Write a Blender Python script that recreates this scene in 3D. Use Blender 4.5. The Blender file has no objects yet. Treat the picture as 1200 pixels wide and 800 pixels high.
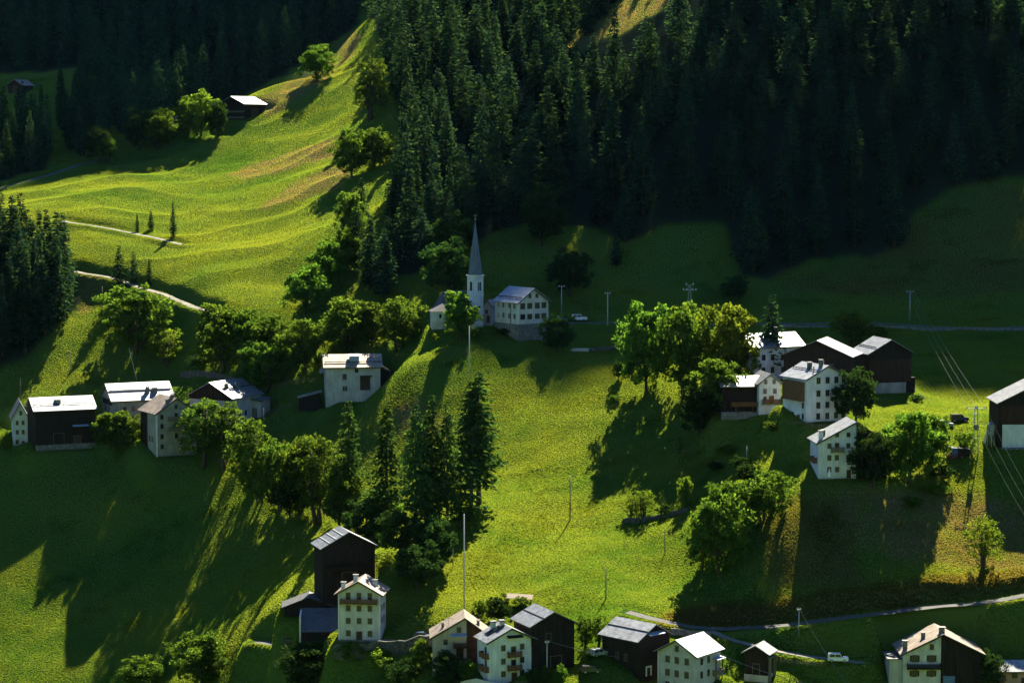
import bpy, bmesh, math, random
import numpy as np
from mathutils import Vector, Matrix

C = bpy.context.scene
COL = C.collection
R = math.radians
random.seed(7)
RNG = np.random.default_rng(7)

# ------------------------------------------------------------------ camera
FPX = 2823.0                       # focal length in pixels of a 1200 px wide frame
PITCH = R(-5.0)
cam_d = bpy.data.cameras.new('camera')
cam_d.sensor_width = 36.0
cam_d.lens = 36.0 * FPX / 1200.0
cam_d.clip_start = 1.0
cam_d.clip_end = 8000.0
cam = bpy.data.objects.new('camera', cam_d)
COL.objects.link(cam)
cam.location = (0, 0, 0)
cam.rotation_euler = (R(90) + PITCH, 0, 0)
C.camera = cam

# ------------------------------------------------------------------ light
SUN_EL, SUN_AZ = R(46.0), R(16.0)          # azimuth measured from +Y towards +X
world = bpy.data.worlds.new('World')
C.world = world
world.use_nodes = True
wn = world.node_tree
bg = wn.nodes['Background']
sky = wn.nodes.new('ShaderNodeTexSky')
sky.sky_type = 'NISHITA'
sky.sun_disc = False
sky.sun_elevation = SUN_EL
sky.sun_rotation = SUN_AZ
sky.altitude = 1500
sky.air_density = 1.0
sky.dust_density = 0.1
sky.ozone_density = 10.0
wn.links.new(sky.outputs['Color'], bg.inputs['Color'])
bg.inputs['Strength'].default_value = 0.058
sun_d = bpy.data.lights.new('sun', 'SUN')
sun_d.energy = 5.0
sun_d.angle = R(0.5)
sun_d.color = (1.0, 0.90, 0.68)
sun = bpy.data.objects.new('sun', sun_d)
COL.objects.link(sun)
sdir = Vector((math.sin(SUN_AZ) * math.cos(SUN_EL), math.cos(SUN_AZ) * math.cos(SUN_EL), math.sin(SUN_EL)))
sun.rotation_euler = sdir.to_track_quat('Z', 'Y').to_euler()
sun.location = sdir * 900

C.view_settings.view_transform = 'Standard'
C.view_settings.look = 'None'
C.view_settings.gamma = 1.0
C.view_settings.use_curve_mapping = False
C.view_settings.exposure = 1.82
C.render.engine = 'CYCLES'
C.cycles.max_bounces = 5
C.cycles.diffuse_bounces = 2
C.cycles.glossy_bounces = 2
C.cycles.transmission_bounces = 3
C.cycles.transparent_max_bounces = 4
C.cycles.volume_bounces = 0
C.cycles.caustics_reflective = False
C.cycles.caustics_refractive = False
C.cycles.use_denoising = True
C.cycles.denoiser = 'OPENIMAGEDENOISE'
C.cycles.denoising_input_passes = 'RGB_ALBEDO_NORMAL'

# ------------------------------------------------------------------ helpers: objects
def tag(o, label=None, cat=None, group=None, kind=None):
    if label: o['label'] = label
    if cat: o['category'] = cat
    if group: o['group'] = group
    if kind: o['kind'] = kind
    return o

def thing(name, label, cat, loc=(0, 0, 0), rz=0.0, group=None):
    o = bpy.data.objects.new(name, None)
    o.empty_display_size = 0.5
    COL.objects.link(o)
    o.location = loc
    o.rotation_euler = (0, 0, rz)
    return tag(o, label, cat, group)

def np_mesh(name, verts, faces, n, mat, cols=None, smooth=False):
    """verts (N,3); faces (F,n) of equal size n"""
    me = bpy.data.meshes.new(name)
    verts = np.ascontiguousarray(verts, dtype=np.float32)
    faces = np.ascontiguousarray(faces, dtype=np.int32)
    me.vertices.add(len(verts)); me.vertices.foreach_set('co', verts.ravel())
    me.loops.add(faces.size); me.loops.foreach_set('vertex_index', faces.ravel())
    me.polygons.add(len(faces))
    me.polygons.foreach_set('loop_start', np.arange(0, faces.size, n, dtype=np.int32))
    me.polygons.foreach_set('loop_total', np.full(len(faces), n, dtype=np.int32))
    if smooth:
        me.polygons.foreach_set('use_smooth', np.ones(len(faces), dtype=bool))
    if cols is not None:
        a = me.color_attributes.new('tint', 'FLOAT_COLOR', 'POINT')
        c4 = np.ones((len(verts), 4), dtype=np.float32); c4[:, :3] = cols
        a.data.foreach_set('color', c4.ravel())
    me.update(calc_edges=True)
    me.validate()
    if mat: me.materials.append(mat)
    return me

class MB:
    """collects simple solids into ONE mesh"""
    def __init__(self): self.v = []; self.f = []
    def add(self, vs, fs):
        b = len(self.v)
        self.v += [tuple(p) for p in vs]
        self.f += [tuple(b + i for i in q) for q in fs]
        return self
    def box(self, x0, x1, y0, y1, z0, z1):
        return self.add([(x0, y0, z0), (x1, y0, z0), (x1, y1, z0), (x0, y1, z0),
                         (x0, y0, z1), (x1, y0, z1), (x1, y1, z1), (x0, y1, z1)],
                        [(0, 3, 2, 1), (4, 5, 6, 7), (0, 1, 5, 4), (1, 2, 6, 5), (2, 3, 7, 6), (3, 0, 4, 7)])
    def hexa(self, a, b):
        """solid between two 4-point loops"""
        return self.add(list(a) + list(b), [(3, 2, 1, 0), (4, 5, 6, 7), (0, 1, 5, 4), (1, 2, 6, 5), (2, 3, 7, 6), (3, 0, 4, 7)])
    def prism(self, pts, d):
        """polygon pts (3D) extruded by vector d"""
        n = len(pts); d = Vector(d)
        top = [tuple(Vector(p) + d) for p in pts]
        fs = [tuple(range(n - 1, -1, -1)), tuple(range(n, 2 * n))]
        fs += [(i, (i + 1) % n, n + (i + 1) % n, n + i) for i in range(n)]
        return self.add(list(pts) + top, fs)
    def tube(self, p, q, r0, r1=None, n=7):
        r1 = r0 if r1 is None else r1
        p = Vector(p); q = Vector(q); d = (q - p).normalized()
        u = d.orthogonal().normalized(); w = d.cross(u)
        a = [p + r0 * (math.cos(2 * math.pi * i / n) * u + math.sin(2 * math.pi * i / n) * w) for i in range(n)]
        b = [q + r1 * (math.cos(2 * math.pi * i / n) * u + math.sin(2 * math.pi * i / n) * w) for i in range(n)]
        fs = [(i, (i + 1) % n, n + (i + 1) % n, n + i) for i in range(n)]
        fs += [tuple(range(n - 1, -1, -1)), tuple(range(n, 2 * n))]
        return self.add(a + b, fs)
    def cone(self, c, r, z0, z1, n=8, rot=0.0, r1=0.0):
        cx, cy = c
        a = [(cx + r * math.cos(rot + 2 * math.pi * i / n), cy + r * math.sin(rot + 2 * math.pi * i / n), z0) for i in range(n)]
        if r1 == 0:
            return self.add(a + [(cx, cy, z1)], [(i, (i + 1) % n, n) for i in range(n)] + [tuple(range(n - 1, -1, -1))])
        b = [(cx + r1 * math.cos(rot + 2 * math.pi * i / n), cy + r1 * math.sin(rot + 2 * math.pi * i / n), z1) for i in range(n)]
        return self.add(a + b, [(i, (i + 1) % n, n + (i + 1) % n, n + i) for i in range(n)] + [tuple(range(n - 1, -1, -1)), tuple(range(n, 2 * n))])
    def build(self, name, mat, parent=None, smooth=False, bevel=0.0):
        me = bpy.data.meshes.new(name)
        me.from_pydata(self.v, [], self.f)
        bm = bmesh.new(); bm.from_mesh(me)
        bmesh.ops.recalc_face_normals(bm, faces=bm.faces)
        if bevel > 0:
            bmesh.ops.bevel(bm, geom=bm.edges[:], offset=bevel, segments=1, affect='EDGES', clamp_overlap=True)
        bm.to_mesh(me); bm.free()
        if smooth:
            for p in me.polygons: p.use_smooth = True
        me.materials.append(mat)
        o = bpy.data.objects.new(name, me)
        COL.objects.link(o)
        if parent is not None: o.parent = parent
        return o

def copy_tree(o, parent=None):
    c = o.copy(); COL.objects.link(c)
    if parent is not None: c.parent = parent
    for ch in [k for k in KIDS.get(o.name, [])]:
        copy_tree(ch, c)
    return c
KIDS = {}
def remember(root):
    KIDS[root.name] = [o for o in COL.objects if o.parent == root]
    for k in KIDS[root.name]: remember(k)

# ------------------------------------------------------------------ helpers: materials
def mat_new(name):
    m = bpy.data.materials.new(name); m.use_nodes = True
    nt = m.node_tree
    for n in list(nt.nodes): nt.nodes.remove(n)
    out = nt.nodes.new('ShaderNodeOutputMaterial')
    return m, nt, out
def N(nt, t, **kw):
    n = nt.nodes.new(t)
    for k, v in kw.items():
        if k in n.inputs: n.inputs[k].default_value = v
        else: setattr(n, k, v)
    return n
def L(nt, a, b): nt.links.new(a, b)

def coat(name, c0, c1, scale=0.6, rough=0.85, metal=0.0, bump=0.15, stretch=(1, 1, 1), streak=None, spec=0.3, detail=5.0, pos=(0.35, 0.7)):
    """weathered paint / plaster / timber / sheet metal: two colours mixed by stretched noise, fine bump"""
    m, nt, out = mat_new(name)
    p = N(nt, 'ShaderNodeBsdfPrincipled', Roughness=rough, Metallic=metal)
    p.inputs['Specular IOR Level'].default_value = spec
    tc = N(nt, 'ShaderNodeTexCoord'); mp = N(nt, 'ShaderNodeMapping'); mp.inputs['Scale'].default_value = stretch
    oi = N(nt, 'ShaderNodeObjectInfo')
    L(nt, tc.outputs['Object'], mp.inputs['Vector'])
    n1 = N(nt, 'ShaderNodeTexNoise', Scale=scale, Detail=detail, Roughness=0.65)
    n1.noise_dimensions = '4D'
    L(nt, oi.outputs['Random'], n1.inputs['W'])
    L(nt, mp.outputs[0], n1.inputs['Vector'])
    cr = N(nt, 'ShaderNodeValToRGB')
    cr.color_ramp.elements[0].position = pos[0]; cr.color_ramp.elements[1].position = pos[1]
    cr.color_ramp.elements[0].color = (*c0, 1); cr.color_ramp.elements[1].color = (*c1, 1)
    L(nt, n1.outputs['Fac'], cr.inputs[0])
    colr = cr.outputs[0]
    if streak:
        n2 = N(nt, 'ShaderNodeTexNoise', Scale=1.0, Detail=3.0)
        m2 = N(nt, 'ShaderNodeMapping'); m2.inputs['Scale'].default_value = streak
        L(nt, tc.outputs['Object'], m2.inputs['Vector']); L(nt, m2.outputs[0], n2.inputs['Vector'])
        mr = N(nt, 'ShaderNodeMapRange'); mr.inputs[1].default_value = 0.35; mr.inputs[2].default_value = 0.7
        mr.inputs[3].default_value = 0.84; mr.inputs[4].default_value = 1.05
        L(nt, n2.outputs['Fac'], mr.inputs[0])
        mx = N(nt, 'ShaderNodeMix'); mx.data_type = 'RGBA'; mx.blend_type = 'MULTIPLY'; mx.inputs['Factor'].default_value = 1
        L(nt, colr, mx.inputs['A']); L(nt, mr.outputs[0], mx.inputs['B'])
        colr = mx.outputs['Result']
    L(nt, colr, p.inputs['Base Color'])
    if bump > 0:
        n3 = N(nt, 'ShaderNodeTexNoise', Scale=scale * 6, Detail=3.0)
        L(nt, mp.outputs[0], n3.inputs['Vector'])
        b = N(nt, 'ShaderNodeBump', Strength=bump, Distance=0.05)
        L(nt, n3.outputs['Fac'], b.inputs['Height']); L(nt, b.outputs[0], p.inputs['Normal'])
    L(nt, p.outputs[0], out.inputs[0])
    return m

def leaf_mat(name, dark, light, trans, tmix=0.45, tint=False):
    """foliage: diffuse + translucent, tone varies leaf clump by leaf clump and tree by tree"""
    m, nt, out = mat_new(name)
    tc = N(nt, 'ShaderNodeTexCoord'); oi = N(nt, 'ShaderNodeObjectInfo'); ge = N(nt, 'ShaderNodeNewGeometry')
    n1 = N(nt, 'ShaderNodeTexNoise', Scale=0.45, Detail=3.0)
    L(nt, tc.outputs['Object'], n1.inputs['Vector'])
    a1 = N(nt, 'ShaderNodeMath', operation='MULTIPLY_ADD'); a1.inputs[1].default_value = 0.35; 
    L(nt, ge.outputs['Random Per Island'], a1.inputs[0]); L(nt, n1.outputs['Fac'], a1.inputs[2])
    cr = N(nt, 'ShaderNodeValToRGB')
    cr.color_ramp.elements[0].position = 0.4; cr.color_ramp.elements[1].position = 0.95
    cr.color_ramp.elements[0].color = (*dark, 1); cr.color_ramp.elements[1].color = (*light, 1)
    L(nt, a1.outputs[0], cr.inputs[0])
    hs = N(nt, 'ShaderNodeHueSaturation')
    mh = N(nt, 'ShaderNodeMapRange'); mh.inputs[3].default_value = 0.485; mh.inputs[4].default_value = 0.515
    mv = N(nt, 'ShaderNodeMapRange'); mv.inputs[3].default_value = 0.75; mv.inputs[4].default_value = 1.25
    L(nt, oi.outputs['Random'], mh.inputs[0]); L(nt, oi.outputs['Random'], mv.inputs[0])
    L(nt, mh.outputs[0], hs.inputs['Hue']); L(nt, mv.outputs[0], hs.inputs['Value'])
    L(nt, cr.outputs[0], hs.inputs['Color'])
    d = N(nt, 'ShaderNodeBsdfDiffuse'); t = N(nt, 'ShaderNodeBsdfTranslucent')
    L(nt, hs.outputs[0], d.inputs[0])
    mx = N(nt, 'ShaderNodeMix'); mx.data_type = 'RGBA'; mx.blend_type = 'MULTIPLY'; mx.inputs['Factor'].default_value = 1
    L(nt, hs.outputs[0], mx.inputs['A']); mx.inputs['B'].default_value = (*trans, 1)
    L(nt, mx.outputs['Result'], t.inputs[0])
    ms = N(nt, 'ShaderNodeMixShader', Fac=tmix)
    L(nt, d.outputs[0], ms.inputs[1]); L(nt, t.outputs[0], ms.inputs[2])
    L(nt, ms.outputs[0], out.inputs[0])
    return m

def glass_mat():
    m, nt, out = mat_new('window_glass')
    p = N(nt, 'ShaderNodeBsdfPrincipled', Roughness=0.12)
    p.inputs['Base Color'].default_value = (0.012, 0.015, 0.02, 1)
    p.inputs['Specular IOR Level'].default_value = 0.5
    L(nt, p.outputs[0], out.inputs[0])
    return m

M = {}
M['white'] = coat('white_plaster', (0.52, 0.54, 0.56), (0.70, 0.72, 0.74), 0.35, streak=(1.5, 1.5, 0.25))
M['cream'] = coat('cream_plaster', (0.44, 0.43, 0.40), (0.60, 0.585, 0.54), 0.35, streak=(1.5, 1.5, 0.25))
M['ochre'] = coat('ochre_plaster', (0.32, 0.29, 0.245), (0.44, 0.40, 0.34), 0.35, streak=(1.5, 1.5, 0.25))
M['grey'] = coat('grey_plaster', (0.22, 0.21, 0.19), (0.36, 0.34, 0.30), 0.4, streak=(1.5, 1.5, 0.25))
M['greylight'] = coat('pale_grey_plaster', (0.36, 0.35, 0.32), (0.52, 0.50, 0.46), 0.4, streak=(1.5, 1.5, 0.25))
M['stone'] = coat('rubble_stone', (0.09, 0.088, 0.085), (0.22, 0.21, 0.195), 1.6, bump=0.6, pos=(0.4, 0.62))
M['wood'] = coat('dark_larch_boards', (0.006, 0.005, 0.005), (0.040, 0.026, 0.019), 1.4, stretch=(3.5, 3.5, 0.15), bump=0.3, spec=0.15)
M['woodred'] = coat('reddish_boards', (0.022, 0.011, 0.008), (0.062, 0.028, 0.017), 1.2, stretch=(3, 3, 0.25), bump=0.3, spec=0.2)
M['woodnew'] = coat('brown_boards', (0.09, 0.045, 0.02), (0.20, 0.10, 0.045), 1.2, stretch=(3, 3, 0.25), bump=0.3, spec=0.2)
M['postwood'] = coat('grey_post_wood', (0.10, 0.08, 0.06), (0.24, 0.20, 0.15), 1.5, stretch=(4, 4, 0.4), bump=0.2)
M['metal'] = coat('bright_sheet_roof', (0.12, 0.135, 0.16), (0.38, 0.40, 0.43), 0.9, rough=0.44, metal=0.5, bump=0.25, spec=0.5, detail=9.0, pos=(0.32, 0.72), streak=(1.6, 1.6, 1.6))
M['metalold'] = coat('dull_sheet_roof', (0.11, 0.12, 0.14), (0.30, 0.32, 0.35), 0.9, rough=0.5, metal=0.5, bump=0.2, spec=0.5)
M['rusty'] = coat('rusty_sheet_roof', (0.15, 0.115, 0.09), (0.33, 0.28, 0.24), 0.7, rough=0.55, metal=0.2, bump=0.2, spec=0.4)
M['slate'] = coat('grey_shingle', (0.035, 0.038, 0.045), (0.10, 0.104, 0.115), 1.2, rough=0.6, bump=0.4, spec=0.4)
M['spire'] = coat('blue_grey_sheet', (0.06, 0.078, 0.105), (0.125, 0.15, 0.19), 0.8, rough=0.5, metal=0.3, bump=0.15, stretch=(2, 2, 0.2), spec=0.5)
M['frame'] = coat('window_frame_paint', (0.10, 0.08, 0.06), (0.20, 0.16, 0.12), 2.0, bump=0)
M['framew'] = coat('pale_window_surround', (0.55, 0.54, 0.50), (0.72, 0.71, 0.67), 2.0, bump=0)
M['shut'] = coat('shutter_brown', (0.04, 0.022, 0.014), (0.09, 0.05, 0.03), 2.0, bump=0)
M['glass'] = glass_mat()
M['dark'] = coat('dark_opening', (0.008, 0.007, 0.006), (0.02, 0.018, 0.015), 1.0, bump=0)
M['bluep'] = coat('blue_paint', (0.05, 0.11, 0.24), (0.10, 0.18, 0.34), 1.0, rough=0.5)
M['awn'] = coat('pale_blue_sheet', (0.20, 0.27, 0.38), (0.32, 0.40, 0.52), 1.0, rough=0.5)
M['road'] = coat('pale_gravel_track', (0.11, 0.10, 0.085), (0.21, 0.195, 0.165), 0.35, bump=0.4)
M['asphalt'] = coat('grey_lane', (0.05, 0.05, 0.05), (0.085, 0.085, 0.082), 0.3, bump=0.3)
M['carw'] = coat('white_car_paint', (0.72, 0.73, 0.74), (0.78, 0.79, 0.80), 0.5, rough=0.25, bump=0, spec=0.6)
M['carb'] = coat('blue_car_paint', (0.02, 0.05, 0.12), (0.03, 0.07, 0.15), 0.5, rough=0.25, bump=0, spec=0.6)
M['card'] = coat('dark_car_paint', (0.02, 0.022, 0.025), (0.035, 0.037, 0.04), 0.5, rough=0.25, bump=0, spec=0.6)
M['cars'] = coat('silver_car_paint', (0.34, 0.37, 0.40), (0.42, 0.45, 0.48), 0.5, rough=0.28, metal=0.4, bump=0, spec=0.6)
M['carr'] = coat('red_car_paint', (0.22, 0.02, 0.02), (0.30, 0.03, 0.03), 0.5, rough=0.3, bump=0, spec=0.6)
M['tyre'] = coat('tyre_rubber', (0.012, 0.012, 0.012), (0.02, 0.02, 0.02), 2.0, bump=0)
M['steel'] = coat('galvanised_steel', (0.34, 0.35, 0.36), (0.50, 0.51, 0.52), 1.5, rough=0.45, metal=0.6, bump=0)
M['stonedark'] = coat('dark_rubble_stone', (0.035, 0.036, 0.03), (0.11, 0.105, 0.09), 1.6, bump=0.6, pos=(0.4, 0.62))  # darker variety of the rubble stone
M['pale'] = coat('pale_concrete', (0.40, 0.39, 0.37), (0.56, 0.55, 0.52), 1.0, bump=0.1)
M['ceram'] = coat('white_ceramic', (0.80, 0.80, 0.80), (0.85, 0.85, 0.85), 1.0, rough=0.2, bump=0, spec=0.6)
M['wire'] = coat('bare_cable', (0.16, 0.16, 0.155), (0.24, 0.24, 0.235), 1.0, rough=0.4, metal=0.5, bump=0)
M['bark'] = coat('bark', (0.035, 0.026, 0.018), (0.085, 0.065, 0.045), 2.0, stretch=(3, 3, 0.5), bump=0.4)
M['flower'] = coat('pink_blossom', (0.35, 0.05, 0.14), (0.55, 0.16, 0.28), 3.0, bump=0)
M['tarp'] = coat('blue_tarpaulin', (0.03, 0.06, 0.20), (0.06, 0.10, 0.30), 1.0, rough=0.5)
M['pinkwall'] = coat('pink_plaster', (0.34, 0.20, 0.15), (0.46, 0.29, 0.22), 0.5)
M['needle'] = leaf_mat('spruce_needles', (0.008, 0.026, 0.023), (0.032, 0.066, 0.038), (2.4, 2.2, 0.7), 0.34)
M['larch'] = leaf_mat('larch_needles', (0.014, 0.036, 0.016), (0.055, 0.105, 0.032), (2.3, 2.1, 0.8), 0.42)
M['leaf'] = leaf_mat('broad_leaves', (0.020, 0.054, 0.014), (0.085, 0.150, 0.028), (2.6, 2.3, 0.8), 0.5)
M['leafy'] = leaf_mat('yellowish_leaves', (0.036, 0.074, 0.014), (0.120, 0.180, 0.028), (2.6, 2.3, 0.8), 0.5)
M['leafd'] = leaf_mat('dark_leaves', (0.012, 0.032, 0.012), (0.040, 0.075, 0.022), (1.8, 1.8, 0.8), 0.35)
# ------------------------------------------------------------------ terrain
def ray(px, py):
    px = np.asarray(px, float); py = np.asarray(py, float)
    dx = (px - 600.0) / FPX; dy = (400.0 - py) / FPX
    return dx, math.cos(PITCH) - dy * math.sin(PITCH), math.sin(PITCH) + dy * math.cos(PITCH)
def project(x, y, z):
    c, s = math.cos(PITCH), math.sin(PITCH)
    d = y * c + z * s; u = -y * s + z * c
    return 600.0 + FPX * x / d, 400.0 - FPX * u / d

CP = """
0 800 600;200 800 586;330 800 560;400 800 525;600 800 500;800 800 500;1000 800 509;1200 800 508
0 700 628;100 690 630;200 700 618;330 720 572;420 752 528;500 742 527;620 730 528;740 700 533;850 735 521;1000 745 516;1200 697 524;1200 770 512;1000 775 512;1000 690 526;1100 676 529;1200 665 532
30 640 644;150 620 645;300 640 622;400 680 556;370 600 628;450 640 585;560 600 582;540 680 548;660 610 578;700 660 552;800 680 543;760 600 575;620 680 546
60 530 672;150 535 668;205 540 660;270 560 650;350 520 655;430 540 640;500 520 630;600 520 618;700 530 610;780 500 615;850 510 598;900 520 584;950 500 578;950 560 558;1000 565 554;900 620 543;1000 650 535;1100 600 549;1160 660 536;1080 560 561;1180 525 570;900 700 529;840 690 535
0 470 700;100 440 709;200 430 715;300 470 680;420 468 668;480 430 660;520 410 664;560 395 672;610 398 668;650 410 664;600 430 650;640 460 641;720 450 640;800 455 630;870 480 604;920 490 586;980 490 586;1040 460 614;1130 470 610;1200 460 608
1000 378 690;1200 380 690;800 380 688;720 350 705;670 376 690;600 340 705
1000 300 738;1100 280 743;1200 220 762;1200 300 733;880 330 720;780 280 740;700 285 740;640 285 738;560 300 728;500 320 720;450 340 716;440 300 740
1200 100 796;1200 0 842;1000 150 779;1000 0 833;800 150 782;800 0 846;650 150 808;600 0 925;500 0 965;560 200 785;520 150 830;480 100 880;460 60 930;440 20 985;700 0 890
420 36 985;370 92 940;330 100 932;300 110 922;285 140 900;380 140 885;420 180 838;440 230 788;350 200 832;300 200 850;250 180 872;200 190 868;300 270 785;200 270 790;380 270 765;400 330 726;330 340 735;250 360 722;230 330 742;180 330 746;140 325 750;100 310 757;100 262 785;195 280 775;100 230 815;150 220 828;30 215 845;100 190 866;210 155 892
50 400 722;0 430 712;0 330 742;85 360 742;40 300 760;0 250 800
50 160 935;0 190 880;60 110 985;0 105 1000;120 80 1012;200 80 1020;60 0 1078;250 0 1085;400 0 1100;300 60 1040
"""
pts = []
for line in CP.strip().splitlines():
    for t in line.split(';'):
        a, b, yy = map(float, t.split())
        dx, dyy, dz = ray(a, b); k = yy / dyy
        pts.append((k * dx, yy, k * dz))
pts += [(-93, 975, 4), (-73, 1035, 30), (-104, 962, 0),
        (45, 960, 92), (110, 960, 140), (190, 960, 152), (290, 960, 156), (-20, 1010, 78), (120, 1100, 225), (320, 1100, 260), (-60, 1120, 100), 
        (-120, 1200, 185), (-260, 1200, 190), (-450, 1100, 70), (-500, 850, -10), (-420, 620, -110), (400, 620, -30), (420, 850, 80), (360, 500, -100), (-330, 480, -160),
        (0, 1400, 250), (-700, 1400, 200), (700, 1400, 360), (0, 1900, 520), (-1200, 1900, 480), (1200, 1900, 560), (-1300, 700, 40), (1300, 700, 90),
        (0, 430, -152), (-200, 430, -175), (200, 430, -150), (0, 330, -178), (-500, 330, -178), (500, 330, -170), (0, 160, -118), (-500, 160, -110), (500, 160, -110),
        (0, 40, -36), (0, 0, -9), (-500, 0, 0), (500, 0, 0), (0, -300, 150), (-1300, -300, 160), (1300, -300, 160), (-1300, 300, -150), (1300, 300, -150)]
P = np.array(pts)
SC = 300.0
def tps_k(d2): return 0.5 * d2 * np.log(d2 + 1e-12)
A_ = P[:, :2] / SC
D2 = ((A_[:, None] - A_[None]) ** 2).sum(-1)
K = tps_k(D2) + np.eye(len(P)) * 2e-4
Q = np.c_[np.ones(len(P)), A_]
LHS = np.block([[K, Q], [Q.T, np.zeros((3, 3))]])
W_ = np.linalg.solve(LHS, np.r_[P[:, 2], np.zeros(3)])
def tps(x, y):
    sh = x.shape; x = x.ravel() / SC; y = y.ravel() / SC
    z = W_[-3] + W_[-2] * x + W_[-1] * y
    for i in range(len(P)):
        z += W_[i] * tps_k((x - A_[i, 0]) ** 2 + (y - A_[i, 1]) ** 2)
    return z.reshape(sh)

def perlin(x, y, seed):
    r = np.random.default_rng(seed)
    g = r.normal(size=(256, 256, 2)); g /= np.linalg.norm(g, axis=-1, keepdims=True)
    xi = np.floor(x).astype(int); yi = np.floor(y).astype(int)
    xf = x - xi; yf = y - yi
    u = xf * xf * xf * (xf * (xf * 6 - 15) + 10); v = yf * yf * yf * (yf * (yf * 6 - 15) + 10)
    def dot(ix, iy, ax, ay):
        q = g[ix % 256, iy % 256]; return q[..., 0] * ax + q[..., 1] * ay
    a = dot(xi, yi, xf, yf); b = dot(xi + 1, yi, xf - 1, yf)
    c = dot(xi, yi + 1, xf, yf - 1); d = dot(xi + 1, yi + 1, xf - 1, yf - 1)
    return (a * (1 - u) + b * u) * (1 - v) + (c * (1 - u) + d * u) * v

def axis(lo, hi, a, b, fine, grow=1.18):
    core = np.arange(a, b + 1e-6, fine)
    up = [b]; st = fine
    while up[-1] < hi: st = min(st * grow, 60); up.append(up[-1] + st)
    dn = [a]; st = fine
    while dn[-1] > lo: st = min(st * grow, 60); dn.append(dn[-1] - st)
    return np.r_[dn[:0:-1], core, up[1:]]
AX = axis(-1400, 1400, -250, 250, 1.0)
AY = axis(-300, 2000, 480, 1110, 1.0)
GX, GY = np.meshgrid(AX, AY)
GZ = tps(GX, GY)
fade = np.clip((GY - 300) / 150, 0, 1)
folds = perlin((GX * 0.75 + GY * 0.35) / 38, (GY * 0.5 - GX * 0.15) / 17, 3)
rg_ = perlin((GX * 0.8 + GY * 0.3) / 55 + 0.8 * perlin(GX / 40, GY / 40, 8), (GY * 0.92 - GX * 0.42) / 19 + 0.7 * perlin(GX / 30, GY / 30, 9), 6)
rg_ = 0.4 - np.abs(rg_ + 0.12) * 1.7
leftm = np.clip((GY - 690) / 60, 0, 1) * np.clip((-GX - 20) / 30, 0, 1)
GZ += fade * ((0.55 + 1.15 * leftm) * rg_ + 1.3 * perlin(GX / 60, GY / 45, 1) + (0.8 + 0.9 * np.clip((GY - 690) / 60, 0, 1) * np.clip((-GX - 20) / 30, 0, 1)) * folds + 0.42 * perlin(GX / 16, GY / 7.5, 2)
              + 0.11 * perlin(GX / 5.5, GY / 3.6, 4) )

def height(x, y, Z=None):
    Z = GZ if Z is None else Z
    x = np.asarray(x, float); y = np.asarray(y, float)
    i = np.clip(np.searchsorted(AX, x) - 1, 0, len(AX) - 2); j = np.clip(np.searchsorted(AY, y) - 1, 0, len(AY) - 2)
    u = (x - AX[i]) / (AX[i + 1] - AX[i]); v = (y - AY[j]) / (AY[j + 1] - AY[j])
    return (Z[j, i] * (1 - u) + Z[j, i + 1] * u) * (1 - v) + (Z[j + 1, i] * (1 - u) + Z[j + 1, i + 1] * u) * v

def ground(px, py):
    """where the view ray through a photo pixel meets the hillside"""
    px = np.atleast_1d(np.asarray(px, float)); py = np.atleast_1d(np.asarray(py, float))
    dx, dy, dz = ray(px, py)
    Y = np.full(px.shape, np.nan)
    prev = np.full(px.shape, 440.0); done = np.zeros(px.shape, bool)
    for y in np.arange(442.0, 1700.0, 2.0):
        k = y / dy
        below = (~done) & (k * dz < height(k * dx, np.full(px.shape, y)))
        Y[below] = y; done |= below
        if done.all(): break
    Y = np.where(np.isnan(Y), 1700, Y)
    lo = Y - 2.0; hi = Y.copy()
    for _ in range(9):
        m = 0.5 * (lo + hi); k = m / dy
        b = k * dz < height(k * dx, m)
        hi = np.where(b, m, hi); lo = np.where(b, lo, m)
    k = hi / dy
    return np.stack([k * dx, hi, height(k * dx, hi)], -1)
def g1(px, py): return Vector(ground(px, py)[0])
def mpp(p): return p.y / FPX / math.cos(PITCH)      # metres per photo pixel at a point

def in_poly(x, y, poly):
    c = np.zeros(x.shape, bool); n = len(poly)
    for i in range(n):
        x0, y0 = poly[i]; x1, y1 = poly[(i + 1) % n]
        cond = ((y0 > y) != (y1 > y)) & (x < (x1 - x0) * (y - y0) / (y1 - y0 + 1e-12) + x0)
        c ^= cond
    return c

# ---- roads are benches cut in the slope
ROADS = [  # name, material, half width, pixel polyline
    ('meadow_path', 'road', 1.25, [(70, 258), (85, 262), (120, 266), (155, 273), (190, 281), (215, 287)]),
    ('farm_track', 'road', 1.35, [(88, 318), (102, 322), (140, 327), (175, 340), (215, 354), (250, 366)]),
    ('valley_road', 'asphalt', 2.0, [(-10, 223), (40, 210), (75, 200), (110, 190), (128, 184)]),
    ('hillside_road', 'asphalt', 2.2, [(640, 381), (670, 378), (720, 378), (830, 382), (920, 379), (1060, 380), (1215, 382)]),
    ('lower_lane', 'asphalt', 1.5, [(735, 717), (775, 728), (830, 738), (870, 735), (950, 729), (1020, 721), (1100, 709), (1210, 696)]),
    ('driveway', 'road', 1.2, [(833, 739), (848, 748), (880, 756), (920, 764), (960, 771), (1012, 776)]),
    ('yard_lane', 'asphalt', 1.7, [(300, 752), (350, 755), (395, 758), (450, 756), (512, 748)]),
]
def resample(p, step):
    d = np.r_[0, np.cumsum(np.linalg.norm(np.diff(p, axis=0), axis=1))]
    s = np.arange(0, d[-1], step)
    return np.stack([np.interp(s, d, p[:, k]) for k in range(p.shape[1])], -1)
road_lines = []
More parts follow.
